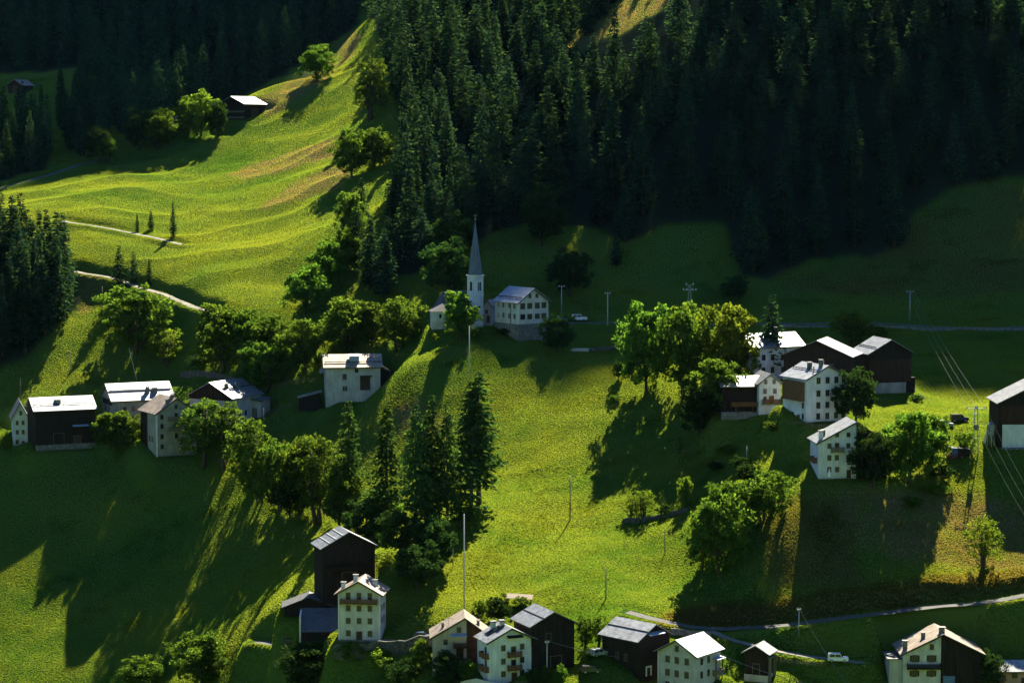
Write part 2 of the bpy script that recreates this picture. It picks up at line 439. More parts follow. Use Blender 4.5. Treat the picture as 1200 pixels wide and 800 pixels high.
for nm, mt, hw, line in ROADS:
    g = ground([a for a, b in line], [b for a, b in line])
    c = resample(g, 1.0)
    for _ in range(12):
        c[1:-1] = (c[:-2] + 2 * c[1:-1] + c[2:]) / 4
    c[:, 2] = height(c[:, 0], c[:, 1])
    for _ in range(30):
        c[1:-1, 2] = (c[:-2, 2] + 2 * c[1:-1, 2] + c[2:, 2]) / 4
    road_lines.append((nm, mt, hw, c))
    bl = hw + 3.5
    jx = np.where((AX > c[:, 0].min() - bl) & (AX < c[:, 0].max() + bl))[0]
    jy = np.where((AY > c[:, 1].min() - bl) & (AY < c[:, 1].max() + bl))[0]
    sx, sy = np.meshgrid(AX[jx], AY[jy])
    best = np.full(sx.shape, 1e9); bz = np.zeros(sx.shape)
    for q in c:
        d = np.hypot(sx - q[0], sy - q[1]); k = d < best
        best[k] = d[k]; bz[k] = q[2]
    w = np.clip((bl - best) / (bl - hw - 0.9), 0, 1); w = w * w * (3 - 2 * w)
    sub = GZ[np.ix_(jy, jx)]
    GZ[np.ix_(jy, jx)] = sub * (1 - w) + bz * w


PADS = []
def pad(p, w, l, yaw, grade=0.30, margin=0.8, blend=5.0):
    """bench the slope under a building: level along the front wall, rising gently behind it"""
    c, s = math.cos(yaw), math.sin(yaw)
    rad = max(w, l) + margin + blend + 2
    jx = np.where(abs(AX - p.x) < rad)[0]; jy = np.where(abs(AY - p.y) < rad)[0]
    sx, sy = np.meshgrid(AX[jx] - p.x, AY[jy] - p.y)
    lx = sx * c + sy * s; ly = -sx * s + sy * c
    dx = np.maximum(abs(lx) - w / 2 - margin, 0); dy = np.maximum(np.maximum(-margin - ly, ly - l - margin), 0)
    t = np.clip(1 - np.hypot(dx, dy) / blend, 0, 1); t = t * t * (3 - 2 * t)
    z = p.z + grade * np.clip(ly, 0, l)
    sub = GZ[np.ix_(jy, jx)]
    GZ[np.ix_(jy, jx)] = sub * (1 - t) + z * t
# ------------------------------------------------------------------ buildings
class House:
    """gabled house. Local frame: front wall centre at the origin, front faces -y.
    ridge 'y': the gable faces the front; ridge 'x': the eave faces the front. All sizes in metres."""
    def __init__(s, name, label, cat, px, py, w, l, h, rise, yaw, wall, roof, ridge='y', ov=0.7, found=5.0, scale=None, up=0.0, apex=0.0, hr=None, back=0.0, group=None):
        p = g1(px, py); k = mpp(p) if scale is None else scale
        s.k = k; s.p = p
        s.w, s.l, s.h, s.rise = w * k, l * k, h * k, rise * k
        s.ridge, s.ov = ridge, ov
        s.root = thing(name, label, cat, (p.x, p.y + back, p.z + up), R(yaw), group)
        s.hr = s.h if hr is None else hr * k; s.ax = apex * k
        pad(Vector((p.x, p.y + back, p.z)), s.w, s.l, R(yaw))
        W, Ln, H, Z = s.w, s.l, s.h, s.rise; f = -found
        mb = MB()
        if ridge == 'y':
            mb.prism([(-W / 2, 0, f), (W / 2, 0, f), (W / 2, 0, s.hr), (s.ax, 0, H + Z), (-W / 2, 0, H)], (0, Ln, 0))
        elif ridge == 'x':
            mb.prism([(-W / 2, 0, f), (-W / 2, 0, H), (-W / 2, Ln / 2, H + Z), (-W / 2, Ln, H), (-W / 2, Ln, f)], (W, 0, 0))
        s.wall = mb.build('wall', M[wall], s.root)
        # roof: two slabs meeting on the ridge
        th = 0.15; rb = MB(); lift = 0.05
        if ridge == 'y':
            y0, y1 = -ov, Ln + ov
            for sg, he in ((-1, H), (1, s.hr)):
                ex = sg * W / 2; run = abs(ex - s.ax); sl = (H + Z - he) / run
                xo = ex + sg * ov; zo = he - sl * ov + lift; zr = H + Z + lift
                a = [(xo, y0, zo), (s.ax, y0, zr), (s.ax, y0, zr + th), (xo, y0, zo + th)]
                b = [(q[0], y1, q[2]) for q in a]
                rb.hexa(a, b)
        else:
            x0, x1 = -W / 2 - ov, W / 2 + ov; sl = Z / (Ln / 2)
            for sg in (-1, 1):
                yo = Ln / 2 + sg * (Ln / 2 + ov); zo = H - sl * ov + lift; zr = H + Z + lift
                a = [(x0, yo, zo), (x0, Ln / 2, zr), (x0, Ln / 2, zr + th), (x0, yo, zo + th)]
                b = [(x1, q[1], q[2]) for q in a]
                rb.hexa(a, b)
        s.roof = rb.build('roof', M[roof], s.root)
        # timber verge boards / gutter line below the roof edge
        g = MB()
        if ridge == 'y':
            for sg, he in ((-1, H), (1, s.hr)):
                ex = sg * W / 2; run = abs(ex - s.ax); sl = (H + Z - he) / run
                xo = ex + sg * (ov - 0.05); zo = he - sl * ov + lift
                a = [(xo, -ov + 0.04, zo - 0.26), (s.ax, -ov + 0.04, H + Z + lift - 0.26), (s.ax, -ov + 0.04, H + Z + lift - 0.01), (xo, -ov + 0.04, zo - 0.01)]
                g.hexa(a, [(q[0], q[1] + 0.09, q[2]) for q in a])
        else:
            yo = -ov + 0.02; zo = H - Z / (Ln / 2) * ov + lift
            g.tube((-W / 2 - ov, yo, zo - 0.08), (W / 2 + ov, yo, zo - 0.08), 0.09, n=6)
        g.build('verge_board' if ridge == 'y' else 'gutter', M['wood'], s.root)
    # --- position of a wall point: face F front, L left, R right; u along the wall, d outwards
    def pt(s, face, u, d, z):
        if face == 'F': return (u, -d, z)
        if face == 'L': return (-s.w / 2 - d, s.l / 2 - u, z)     # u>0 towards the front
        return (s.w / 2 + d, s.l / 2 - u, z)
    def wbox(s, mb, face, u0, u1, d0, d1, z0, z1):
        a = s.pt(face, u0, d0, z0); b = s.pt(face, u1, d1, z1)
        mb.box(min(a[0], b[0]), max(a[0], b[0]), min(a[1], b[1]), max(a[1], b[1]), z0, z1)
    def window(s, face, u, z, w=4.2, h=6.0, frame='frame', sill=True, shutters=None):
        k = s.k; u *= k; z *= k; w *= k; h *= k
        t = 0.10; f = MB()
        s.wbox(f, face, u - w / 2 - t, u - w / 2, -0.05, 0.09, z - h / 2 - t, z + h / 2 + t)
        s.wbox(f, face, u + w / 2, u + w / 2 + t, -0.05, 0.09, z - h / 2 - t, z + h / 2 + t)
        s.wbox(f, face, u - w / 2, u + w / 2, -0.05, 0.09, z + h / 2, z + h / 2 + t)
        s.wbox(f, face, u - w / 2, u + w / 2, -0.05, 0.14 if sill else 0.09, z - h / 2 - t, z - h / 2)
        s.wbox(f, face, u - 0.03, u + 0.03, -0.05, 0.05, z - h / 2, z + h / 2)
        o = f.build('window', M[frame], s.root)
        g = MB(); s.wbox(g, face, u - w / 2 + 0.002, u + w / 2 - 0.002, -0.04, 0.018, z - h / 2 + 0.002, z + h / 2 - 0.002)
        g.build('pane', M['glass'], o)
        if shutters:
            for sg in (-1, 1):
                q = MB(); c = u + sg * (w / 2 + t + 0.03 + w * 0.25)
                s.wbox(q, face, c - w * 0.25, c + w * 0.25, 0.004, 0.06, z - h / 2, z + h / 2)
                q.build('shutter', M[shutters], o)
        return s
    def windows(s, face, us, zs, **kw):
        for z in zs:
            for u in us: s.window(face, u, z, **kw)
        return s
    def door(s, face, u, z, w=5, h=9, mat='shut'):
        k = s.k; u *= k; z *= k; w *= k; h *= k
        f = MB(); s.wbox(f, face, u - w / 2, u + w / 2, -0.03, 0.05, z, z + h)
        o = f.build('door', M[mat], s.root)
        q = MB()
        s.wbox(q, face, u - w / 2 - 0.12, u - w / 2 - 0.002, -0.03, 0.10, z, z + h + 0.12); s.wbox(q, face, u + w / 2 + 0.002, u + w / 2 + 0.12, -0.03, 0.10, z, z + h + 0.12)
        s.wbox(q, face, u - w / 2, u + w / 2, -0.03, 0.10, z + h + 0.002, z + h + 0.12)
        q.build('door_frame', M['frame'], o)
        return s
    def balcony(s, face, u0, u1, z, depth=1.1, mat='woodnew', rail_h=1.0):
        k = s.k; u0 *= k; u1 *= k; z *= k
        f = MB(); s.wbox(f, face, u0, u1, -0.1, depth, z - 0.14, z)
        n = max(2, int((u1 - u0) / 1.5))
        for i in range(n + 1):
            c = u0 + 0.06 + (u1 - u0 - 0.12) * i / n
            s.wbox(f, face, c - 0.05, c + 0.05, -0.1, depth - 0.05, z - 0.32, z - 0.142)
        o = f.build('balcony', M[mat], s.root)
        q = MB()
        s.wbox(q, face, u0, u1, depth - 0.08, depth - 0.002, z + rail_h - 0.1, z + rail_h)
        nb = max(4, int((u1 - u0) / 0.22)); bw = (u1 - u0) / nb
        for i in range(nb):
            c = u0 + bw * (i + 0.5); s.wbox(q, face, c - bw * 0.40, c + bw * 0.40, depth - 0.06, depth - 0.025, z + 0.002, z + rail_h - 0.102)
        for e0, e1 in ((u0, u0 + 0.05), (u1 - 0.05, u1)):
            s.wbox(q, face, e0, e1, 0.0, depth - 0.082, z + 0.1, z + rail_h)
        q.build('railing', M[mat], o)
        return s
    def cladding(s, u0, u1, z0, mat='wood', z1=None, d=0.07):
        """boarded part of the front gable between u0 and u1, from z0 up to the roof"""
        k = s.k; u0 *= k; u1 *= k; z0 *= k
        def top(u):
            if z1 is not None: return z1 * k
            if u <= s.ax: t = s.h + s.rise * (u + s.w / 2) / (s.ax + s.w / 2)
            else: t = s.hr + (s.h + s.rise - s.hr) * (s.w / 2 - u) / (s.w / 2 - s.ax)
            return t - 0.03
        pts = [(u0, -d, z0), (u1, -d, z0), (u1, -d, top(u1))]
        if z1 is None and u0 < s.ax < u1: pts.append((s.ax, -d, top(s.ax)))
        pts.append((u0, -d, top(u0)))
        MB().prism(pts, (0, d + 0.02, 0)).build('cladding', M[mat], s.root); return s
    def sidecladding(s, face, u0, u1, z0, z1, mat='wood', d=0.07):
        k = s.k; f = MB(); s.wbox(f, face, u0 * k, u1 * k, -0.02, d, z0 * k, z1 * k); f.build('cladding', M[mat], s.root); return s
    def plinth(s, hgt, mat='stone', d=0.10, found=5.0):
        f = MB(); W, Ln = s.w / 2 + d, s.l + d; z = hgt * s.k
        f.box(-W, W, -d, 0.05, -found, z); f.box(-W, -s.w / 2 + 0.05, 0.052, Ln, -found, z); f.box(s.w / 2 - 0.05, W, 0.052, Ln, -found, z)
        f.build('plinth', M[mat], s.root); return s
    def roof_z(s, x, y):
        if s.ridge == 'y':
            if x <= s.ax: return s.h + s.rise * (x + s.w / 2) / (s.ax + s.w / 2)
            return s.hr + (s.h + s.rise - s.hr) * (s.w / 2 - x) / (s.w / 2 - s.ax)
        return s.h + s.rise * (1 - abs(y - s.l / 2) / (s.l / 2))
    def chimney(s, x, y, hgt=1.3, w=0.7, mat='stone', cap=True):
        x *= s.k; y *= s.k; z = s.roof_z(x, y)
        f = MB(); f.box(x - w / 2, x + w / 2, y - w / 2, y + w / 2, z - 0.4, z + hgt)
        o = f.build('chimney', M[mat], s.roof)
        if cap:
            q = MB()
            for a, b in ((-1, -1), (1, -1), (1, 1), (-1, 1)):
                q.box(x + a * w * 0.38 - 0.06, x + a * w * 0.38 + 0.06, y + b * w * 0.38 - 0.06, y + b * w * 0.38 + 0.06, z + hgt + 0.002, z + hgt + 0.25)
            q.box(x - w * 0.7, x + w * 0.7, y - w * 0.7, y + w * 0.7, z + hgt + 0.25, z + hgt + 0.33)
            q.build('chimney_cap', M['slate'], s.roof)
        return s
    def snow_guard(s, frac=0.3, side=-1):
        """rail on short posts across the roof slope"""
        f = MB()
        if s.ridge == 'x':
            y = s.l / 2 + side * s.l / 2 * (1 - frac); z = s.roof_z(0, y) + 0.3
            f.box(-s.w / 2 - 0.3, s.w / 2 + 0.3, y - 0.06, y + 0.06, z + 0.10, z + 0.30)
            for i in range(9):
                x = -s.w / 2 + s.w * i / 8; f.box(x - 0.04, x + 0.04, y - 0.05, y + 0.05, z - 0.25, z + 0.098)
        else:
            x = side * s.w / 2 * (1 - frac); z = s.roof_z(x, 0) + 0.3
            f.box(x - 0.06, x + 0.06, -0.3, s.l + 0.3, z + 0.10, z + 0.30)
            for i in range(9):
                y = s.l * i / 8; f.box(x - 0.05, x + 0.05, y - 0.04, y + 0.04, z - 0.25, z + 0.098)
        f.build('snow_guard', M['wood'], s.roof); return s
    def seams(s, n=3, mat='metalold', side=-1):
        """overlap battens running parallel to the ridge, as between sheet courses"""
        f = MB()
        for i in range(1, n):
            if s.ridge == 'x':
                y = s.l / 2 + side * s.l / 2 * (i / n); z = s.roof_z(0, y) + 0.27
                f.box(-s.w / 2 - s.ov, s.w / 2 + s.ov, y - 0.12, y + 0.12, z - 0.05, z + 0.06)
            else:
                x = s.ax + side * (s.w / 2) * (i / n); z = s.roof_z(x, 0) + 0.27
                f.box(x - 0.12, x + 0.12, -s.ov, s.l + s.ov, z - 0.05, z + 0.06)
        f.build('roof_batten', M[mat], s.roof); return s
    def canopy(s, face, u0, u1, z, depth=1.2, mat='awn', drop=0.3):
        k = s.k; u0 *= k; u1 *= k; z *= k
        a = [s.pt(face, u0, 0, z), s.pt(face, u1, 0, z), s.pt(face, u1, depth, z - drop), s.pt(face, u0, depth, z - drop)]
        MB().hexa(a, [(q[0], q[1], q[2] + 0.09) for q in a]).build('canopy', M[mat], s.root); return s
    def solid(s, name, mat, *boxes, parent=None):
        f = MB()
        for b in boxes: f.box(*[q * s.k for q in b])
        f.build(name, M[mat], parent or s.root); return s

# ---- left farm
b = House('timber_barn', 'long dark timber barn with a bright metal roof beside the narrow white house', 'barn', 77, 527, 70, 50, 48, 12, 22, 'wood', 'metal', 'x')
b.snow_guard(0.32).chimney(-6, 14, 0.9, 1.6, 'metalold', cap=False).canopy('F', 8, 27, 29, 1.6, 'awn')
b.door('F', -8, 0, 12, 20, 'wood').door('F', 14, 0, 8, 16, 'shut').solid('plinth', 'stone', (-35.2, 35.2, -0.6, 0.2, -12, 7))
b = House('white_house', 'narrow white four storey house at the left end of the timber barn', 'house', 20, 525, 17, 44, 36, 16, 14, 'white', 'metalold', back=5)
b.windows('F', [-3.6, 3.2], [16.5, 27.5], w=2.6, h=4.6).window('F', 0.8, 39, 2.4, 4.6); b.window('F', -4, 5, 2.6, 4.4); b.door('F', 3.2, -1, 2.2, 6.5)
b = House('stone_farmhouse', 'stone farmhouse behind the small pale tree, upper roof half bright and lower half mossy', 'house', 168, 504, 72, 50, 37, 16, 24, 'grey', 'metalold', 'x')
ys = b.l / 2; sl = b.rise / ys
q = MB(); a = [(-b.w / 2 - .72, ys * 0.5, b.h + b.rise * .5 + .29), (b.w / 2 + .72, ys * 0.5, b.h + b.rise * .5 + .29), (b.w / 2 + .72, ys + 0.05, b.h + b.rise + .29), (-b.w / 2 - .72, ys + 0.05, b.h + b.rise + .29)]
q.hexa(a, [(t[0], t[1], t[2] + 0.05) for t in a]).build('sheet_cover', M['metal'], b.roof)
b.chimney(8, 9, 1.6, 0.9, 'stone').chimney(17, 10, 1.3, 1.3, 'stone', cap=False).snow_guard(0.5)
b.windows('F', [-22, -12, 0], [14, 26], w=3.4, h=5).windows('L', [-8, 8], [26], w=3, h=5)
b.sidecladding('L', -22, 22, 30, 36.5, 'wood')
b = House('balcony_house', 'grey plastered house with two stacked wooden balconies on its gable', 'house', 207, 534, 50, 50, 52, 16, 30, 'grey', 'rusty')
b.windows('F', [-18], [12, 24, 36, 47], w=3.4, h=5).windows('F', [0], [24, 36, 48], w=3.4, h=5).window('F', 0, 58, 3, 4.5)
b.balcony('F', -11, 14, 31, mat='postwood').balcony('F', -11, 14, 43, mat='postwood')
b.windows('L', [4, 12], [20], w=2.4, h=6).sidecladding('L', -24, -3, 5, 51, 'wood').chimney(2, 14, 1.2, 0.8).chimney(-3, 6, 1.1, 0.9).chimney(-9, 5, 0.9, 0.8)
q = MB(); a = [(-b.w / 2 - .75, b.l * .45, b.h - .42 * b.k * 2 + .02), (b.ax - .2, b.l * .45, b.h + b.rise + .28), (b.ax - .2, b.l + .75, b.h + b.rise + .28), (-b.w / 2 - .75, b.l + .75, b.h - .42 * b.k * 2 + .02)]
b.solid('corner_strip', 'framew', (-25.3, -23.6, -0.4, 0.3, -6, 51))
b = House('timber_gable_house', 'house with a dark timber gable and bright right roof slope behind the tall ashes', 'house', 247, 500, 62, 58, 36, 16, -30, 'greylight', 'metal')
b.cladding(-31, 31, 32, 'wood').chimney(14, 12, 1.4, 0.9).chimney(17, 30, 1.2, 0.9).snow_guard(0.45, 1)
b.windows('R', [14, 2], [16], w=3.4, h=5).windows('F', [-12, 4, 18], [18], w=3.4, h=5)
b = House('garage_block', 'flat roofed pale block joined to the timber gable house', 'garage', 292, 492, 26, 26, 22, 1.6, -20, 'greylight', 'metalold', back=4)
b.door('F', 3, 0, 10, 12, 'postwood').window('F', -8, 12, 3, 4)
b = House('rusty_roof_house', 'plastered stone house with a rusty patched roof and a timber lean-to', 'house', 414, 471, 64, 44, 42, 12, 7, 'greylight', 'rusty', 'x')
b.snow_guard(0.25).windows('F', [-10], [30], w=3.6, h=6).windows('F', [-11, -8.2], [16], w=1.4, h=5, sill=False).window('F', 4, 37, 3.4, 4)
b.door('F', 14, 14, 11, 16, 'shut').canopy('F', 8, 22, 31, 0.9, 'shut')
q = MB(); q.box(2 * b.k - 1.3, 2 * b.k + 1.3, 6 * b.k, 15 * b.k, b.h + 0.2, b.h + b.rise * .62 + 1.0)
dm = q.build('dormer', M['awn'], b.roof)
q = MB(); a = [(2 * b.k - 1.6, 5.4 * b.k, b.h + b.rise * .62 + .85), (2 * b.k + 1.6, 5.4 * b.k, b.h + b.rise * .62 + .85), (2 * b.k + 1.6, 17 * b.k, b.h + b.rise * .62 + 1.3), (2 * b.k - 1.6, 17 * b.k, b.h + b.rise * .62 + 1.3)]
q.hexa(a, [(t[0], t[1], t[2] + .12) for t in a]).build('dormer_roof', M['metal'], b.roof)
q = MB(); W = b.w / 2
q.prism([(W + .01, 2, 0), (W + 11 * b.k, 2, 0), (W + 11 * b.k, 2, 33 * b.k), (W + .01, 2, 39 * b.k)], (0, b.l * .7, 0)).build('lean_to', M['wood'], b.root)
a = [(W - .0 + .75, 1.4, 40.0 * b.k), (W + 13 * b.k, 1.4, 34 * b.k), (W + 13 * b.k, b.l * .8, 34 * b.k), (W + .75, b.l * .8, 40.0 * b.k)]
MB().hexa(a, [(t[0], t[1], t[2] + .12) for t in a]).build('lean_to_roof', M['rusty'], b.root)
a = [(-W - .1, 1, 36 * b.k), (-W - .1, 6, 39 * b.k), (-W - 1.6, 6, 36 * b.k), (-W - 1.6, 1, 33.5 * b.k)]
MB().hexa(a, [(t[0], t[1], t[2] + .12) for t in a]).build('side_roof', M['rusty'], b.root)

def mono_shed(name, label, px, py, w, l, hl, hr, yaw, wall, roof, cat='shed', back=0.0, axis='x'):
    p = g1(px, py); k = mpp(p); rt = thing(name, label, cat, (p.x, p.y + back, p.z), R(yaw))
    w, l, hl, hr = w * k, l * k, hl * k, hr * k
    pad(Vector((p.x, p.y + back, p.z)), w, l, R(yaw))
    o = 0.4; th = 0.16
    if axis == 'x':      # roof falls sideways
        MB().prism([(-w / 2, 0, -4), (w / 2, 0, -4), (w / 2, 0, hr), (-w / 2, 0, hl)], (0, l, 0)).build('wall', M[wall], rt)
        sl = (hr - hl) / w
        a = [(-w / 2 - o, -o, hl - sl * o + .03), (w / 2 + o, -o, hr + sl * o + .03), (w / 2 + o, l + o, hr + sl * o + .03), (-w / 2 - o, l + o, hl - sl * o + .03)]
    else:                # roof falls to the front: hl front height, hr back height
        MB().prism([(-w / 2, 0, -4), (-w / 2, l, -4), (-w / 2, l, hr), (-w / 2, 0, hl)], (w, 0, 0)).build('wall', M[wall], rt)
        sl = (hr - hl) / l
        a = [(-w / 2 - o, -o, hl - sl * o + .03), (w / 2 + o, -o, hl - sl * o + .03), (w / 2 + o, l + o, hr + sl * o + .03), (-w / 2 - o, l + o, hr + sl * o + .03)]
    MB().hexa(a, [(t[0], t[1], t[2] + th) for t in a]).build('roof', M[roof], rt)
    return rt, k, w, l
rt, k, w, l = mono_shed('field_shed', 'small black shed with a sloping flat roof standing alone on the sunny meadow', 363, 482, 25, 20, 16, 22, 6, 'wood', 'metalold')
MB().box(-w * .3, w * .25, -.05, .02, 0, 2.6).build('door', M['dark'], rt)

# ---- church
p = g1(557, 386); k = mpp(p); ch = thing('church', 'white village church with a slender blue grey spire and a small chapel wing', 'church', (p.x, p.y, p.z))
pad(Vector((p.x - 4, p.y - 4, p.z)), 13, 12, 0.2, 0.15)
tw = 13.4 * k; H = 64 * k; ry = R(47)
def rot(x, y, a=ry): return (x * math.cos(a) - y * math.sin(a), x * math.sin(a) + y * math.cos(a))
def rbox(mb, x0, x1, y0, y1, z0, z1, a=ry, o=(0, 0)):
    lo = [(*rot(x, y, a), z0) for x, y in ((x0, y0), (x1, y0), (x1, y1), (x0, y1))]
    lo = [(q[0] + o[0], q[1] + o[1], q[2]) for q in lo]
    mb.hexa(lo, [(q[0], q[1], z1) for q in lo])
t_ = MB(); rbox(t_, -tw / 2, tw / 2, -tw / 2, tw / 2, -5, H); tower = t_.build('tower', M['white'], ch)
t_ = MB(); rbox(t_, -tw / 2 - .15, tw / 2 + .15, -tw / 2 - .15, tw / 2 + .15, 40 * k, 40 * k + .22); rbox(t_, -tw / 2 - .22, tw / 2 + .22, -tw / 2 - .22, tw / 2 + .22, H - .3, H + .05)
t_.build('cornice', M['framew'], tower)
for face in range(4):
    a = ry + face * math.pi / 2
    f = MB(); g_ = MB()
    for x0, x1 in (((-1.25 * k * 2, -.2 * k * 2), (.2 * k * 2, 1.25 * k * 2)) if face % 2 == 0 else ((-1.7 * k, 1.7 * k),)):
        rbox(f, x0 - .12, x1 + .12, -tw / 2 - .09, -tw / 2 + .1, 45 * k, 57 * k, a)
        rbox(g_, x0, x1, -tw / 2 - .12, -tw / 2 + .05, 45.7 * k, 55 * k, a)
        xm = (x0 + x1) / 2; rw = (x1 - x0) / 2
        arc = [(*rot(xm + rw * math.cos(t), -tw / 2 - .12, a), 55 * k + rw * math.sin(t) * .95) for t in np.linspace(0, math.pi, 9)]
        g_.prism(arc, (*rot(0, .15, a), 0))
    o = f.build('belfry_window', M['framew'], tower); g_.build('louvre', M['dark'], o)
f = MB(); rbox(f, -.35, .35, -tw / 2 - .05, -tw / 2 + .05, 24 * k, 28 * k); f.build('slit_window', M['dark'], tower)
sp = MB()
def ring(r, z, n=8, a0=ry + math.pi / 8): return [(r * math.cos(a0 + 2 * math.pi * i / n), r * math.sin(a0 + 2 * math.pi * i / n), z) for i in range(n)]
r0 = ring(tw * .68, H + .06); r1 = ring(tw * .60, H + 6 * k); r2 = ring(.05, H + 63 * k)
sp.add(r0 + r1 + r2, [tuple(range(7, -1, -1))] + [(i, (i + 1) % 8, 8 + (i + 1) % 8, 8 + i) for i in range(8)] + [(8 + i, 8 + (i + 1) % 8, 16 + (i + 1) % 8, 16 + i) for i in range(8)])
spire = sp.build('spire', M['spire'], ch)
f = MB(); f.tube((0, 0, H + 62 * k), (0, 0, H + 72 * k), .05); f.box(-.5, .5, -.05, .05, H + 69 * k, H + 69 * k + .1)
f.cone((0, 0), .3, H + 64.5 * k, H + 65.2 * k, 8, 0, .3); f.build('finial_cross', M['wire'], spire)
# nave with steep shingle roof behind the tower, hipped towards the valley
na = R(20); nw = 36 * k; nl = 26 * k; nh = 20 * k; nr = 24 * k; no = (-25 * k, 3.0)
def nrot(x, y, z): q = rot(x, y, na); return (q[0] + no[0], q[1] + no[1], z)
f = MB(); f.hexa([nrot(*q, -5) for q in ((-nw / 2, 0), (nw / 2, 0), (nw / 2, nl), (-nw / 2, nl))], [nrot(*q, nh) for q in ((-nw / 2, 0), (nw / 2, 0), (nw / 2, nl), (-nw / 2, nl))])
nave = f.build('nave', M['white'], ch)
e = .5; f = MB()
vs = [nrot(-nw / 2 - e, -e, nh + .02), nrot(nw / 2 + e, -e, nh + .02), nrot(nw / 2 + e, nl + e, nh + .02), nrot(-nw / 2 - e, nl + e, nh + .02), nrot(-nw / 2 + 9 * k, nl / 2, nh + nr), nrot(nw / 2, nl / 2, nh + nr)]
f.add(vs, [(0, 1, 5, 4), (2, 3, 4, 5), (3, 0, 4), (1, 2, 5), (3, 2, 1, 0)]); f.build('nave_roof', M['slate'], ch)
for xx in (-12, -3):
    f = MB(); f.hexa([nrot(xx * k - .4, -.09, 9 * k), nrot(xx * k + .4, -.09, 9 * k), nrot(xx * k + .4, .05, 9 * k), nrot(xx * k - .4, .05, 9 * k)], [nrot(xx * k - .4, -.09, 18 * k), nrot(xx * k + .4, -.09, 18 * k), nrot(xx * k + .4, .05, 18 * k), nrot(xx * k - .4, .05, 18 * k)])
    f.build('nave_window', M['glass'], nave)
ca = R(12); co = (-40.5 * k, -3.2); cw = 19 * k; cl = 15 * k; chh = 22 * k
f = MB(); rbox(f, -cw / 2, cw / 2, 0, cl, -4, chh, ca, co); chapel = f.build('chapel_wing', M['white'], ch)
f = MB(); rbox(f, -cw / 2 - .06, cw / 2 + .06, -.06, .5, -4, 11 * k, ca, co); f.build('chapel_base', M['cream'], chapel)
q0 = [(*[a + c for a, c in zip(rot(x, y, ca), co)], chh + .02) for x, y in ((-cw / 2 - .4, -.4), (cw / 2 + .4, -.4), (cw / 2 + .4, cl + .4), (-cw / 2 - .4, cl + .4))]
tp = (*[a + c for a, c in zip(rot(cw * .22, cl * .55, ca), co)], chh + 9 * k)
MB().add(q0 + [tp], [(0, 1, 4), (1, 2, 4), (2, 3, 4), (3, 0, 4), (3, 2, 1, 0)]).build('chapel_roof', M['slate'], ch)
f = MB(); rbox(f, -.35, .35, -.1, .05, 14.5 * k, 19 * k, ca, co); f.build('chapel_window', M['glass'], chapel)

b = House('church_annex', 'narrow peach coloured annex between the church tower and the parish house', 'annex', 571, 384, 11, 26, 24, 6, -18, 'ochre', 'rusty', back=6, ov=.4)
b.window('F', -1, 17, 2.4, 4.2); b.door('F', 1, 4, 3, 8)
b = House('parish_house', 'large cream house on a grey stone base right of the church tower', 'house', 625, 399, 44, 46, 46, 15, 36, 'cream', 'metal')
b.plinth(20, 'stone').windows('F', [-15.5, -5.4, 5.6, 15.2], [28.5], w=6.0, h=5.4, frame='shut').windows('F', [-15.5, -5.4, 5.6, 15.2], [41], w=6.0, h=6.0, frame='shut')
b.windows('F', [-5, 5], [52.5], w=3.2, h=4.2).windows('F', [-13, 0, 13], [14], w=2.2, h=2.6)
b.windows('L', [-16, -6, 6, 16], [29, 41], w=4.4, h=6, frame='framew').solid('corner_strip', 'framew', (-22.3, -20.6, -.4, .2, 20, 45)).solid('drain_pipe', 'postwood', (-22.6, -22, 14, 14.8, 20, 45))
b.snow_guard(.2, -1)

# ---- right hamlet
b = House('white_house', 'tall white house standing behind the black spruce', 'house', 912, 447, 66, 46, 42, 13, 24, 'white', 'metal', 'x')
b.windows('F', [-20, -8, 6, 20], [14, 29], w=4, h=6).windows('L', [-10, 8], [14, 29], w=4, h=6).chimney(10, 22, 1.4, .9).sidecladding('L', -23, 23, 36, 41, 'wood')
b = House('timber_barn', 'left barn of the dark timber double barn, its gable behind the white apartment house', 'barn', 957, 462, 80, 50, 46, 17, -20, 'wood', 'metal')
b.door('F', 0, 12, 14, 18, 'woodred').windows('F', [-18, 18], [34], w=3, h=4)
b.balcony('F', -30, 30, 30, .8, 'wood')
b = House('timber_barn', 'right barn of the dark timber double barn, on a whitewashed stone base', 'barn', 1043, 461, 54, 46, 48, 15, 16, 'wood', 'metal')
b.solid('stone_base', 'grey', (-22, 20, -.7, .3, -10, 13)); b.door('F', -4, 0, 6, 10, 'shut').windows('F', [-13, 6], [8.5], w=3.2, h=4)
b.cladding(-27, 27, 14, 'woodred', z1=40).snow_guard(.3, -1)
b.solid('drying_rack', 'wood', (27.6, 33, 2, 3, 0, 17), (27.6, 33, 9, 10, 0, 17), (27.4, 33.4, 1.6, 10.4, 17.01, 18))
b = House('apartment_house', 'large white four storey apartment house with a timber bay on its side', 'house', 969, 494, 58, 50, 52, 14, 27, 'white', 'metal')
b.windows('F', [-12.5, 0.3, 12.6, 23], [7, 20, 34, 49], w=4.6, h=6.6).windows('L', [18], [7, 20, 36], w=3, h=6).door('L', 9, 0, 4, 8).window('L', -4, 7, 5, 6)
b.solid('timber_bay', 'woodnew', (-34, -29.05, 4, 44, 25, 47.5)).chimney(-4, 8, 1.5, .8).chimney(-9, 24, 1.2, .9).chimney(12, 30, 1.3, .8, 'white')
b.solid('stove_pipe', 'steel', (-16, -15, 5, 6, 54, 66)).snow_guard(.5, -1)
b.solid('terrace', 'stone', (-30, 10, -8, -.5, -14, -1))
b = House('link_house', 'small white gabled house between the low barn and the apartment house', 'house', 902, 480, 26, 40, 32, 10, 10, 'white', 'metal')
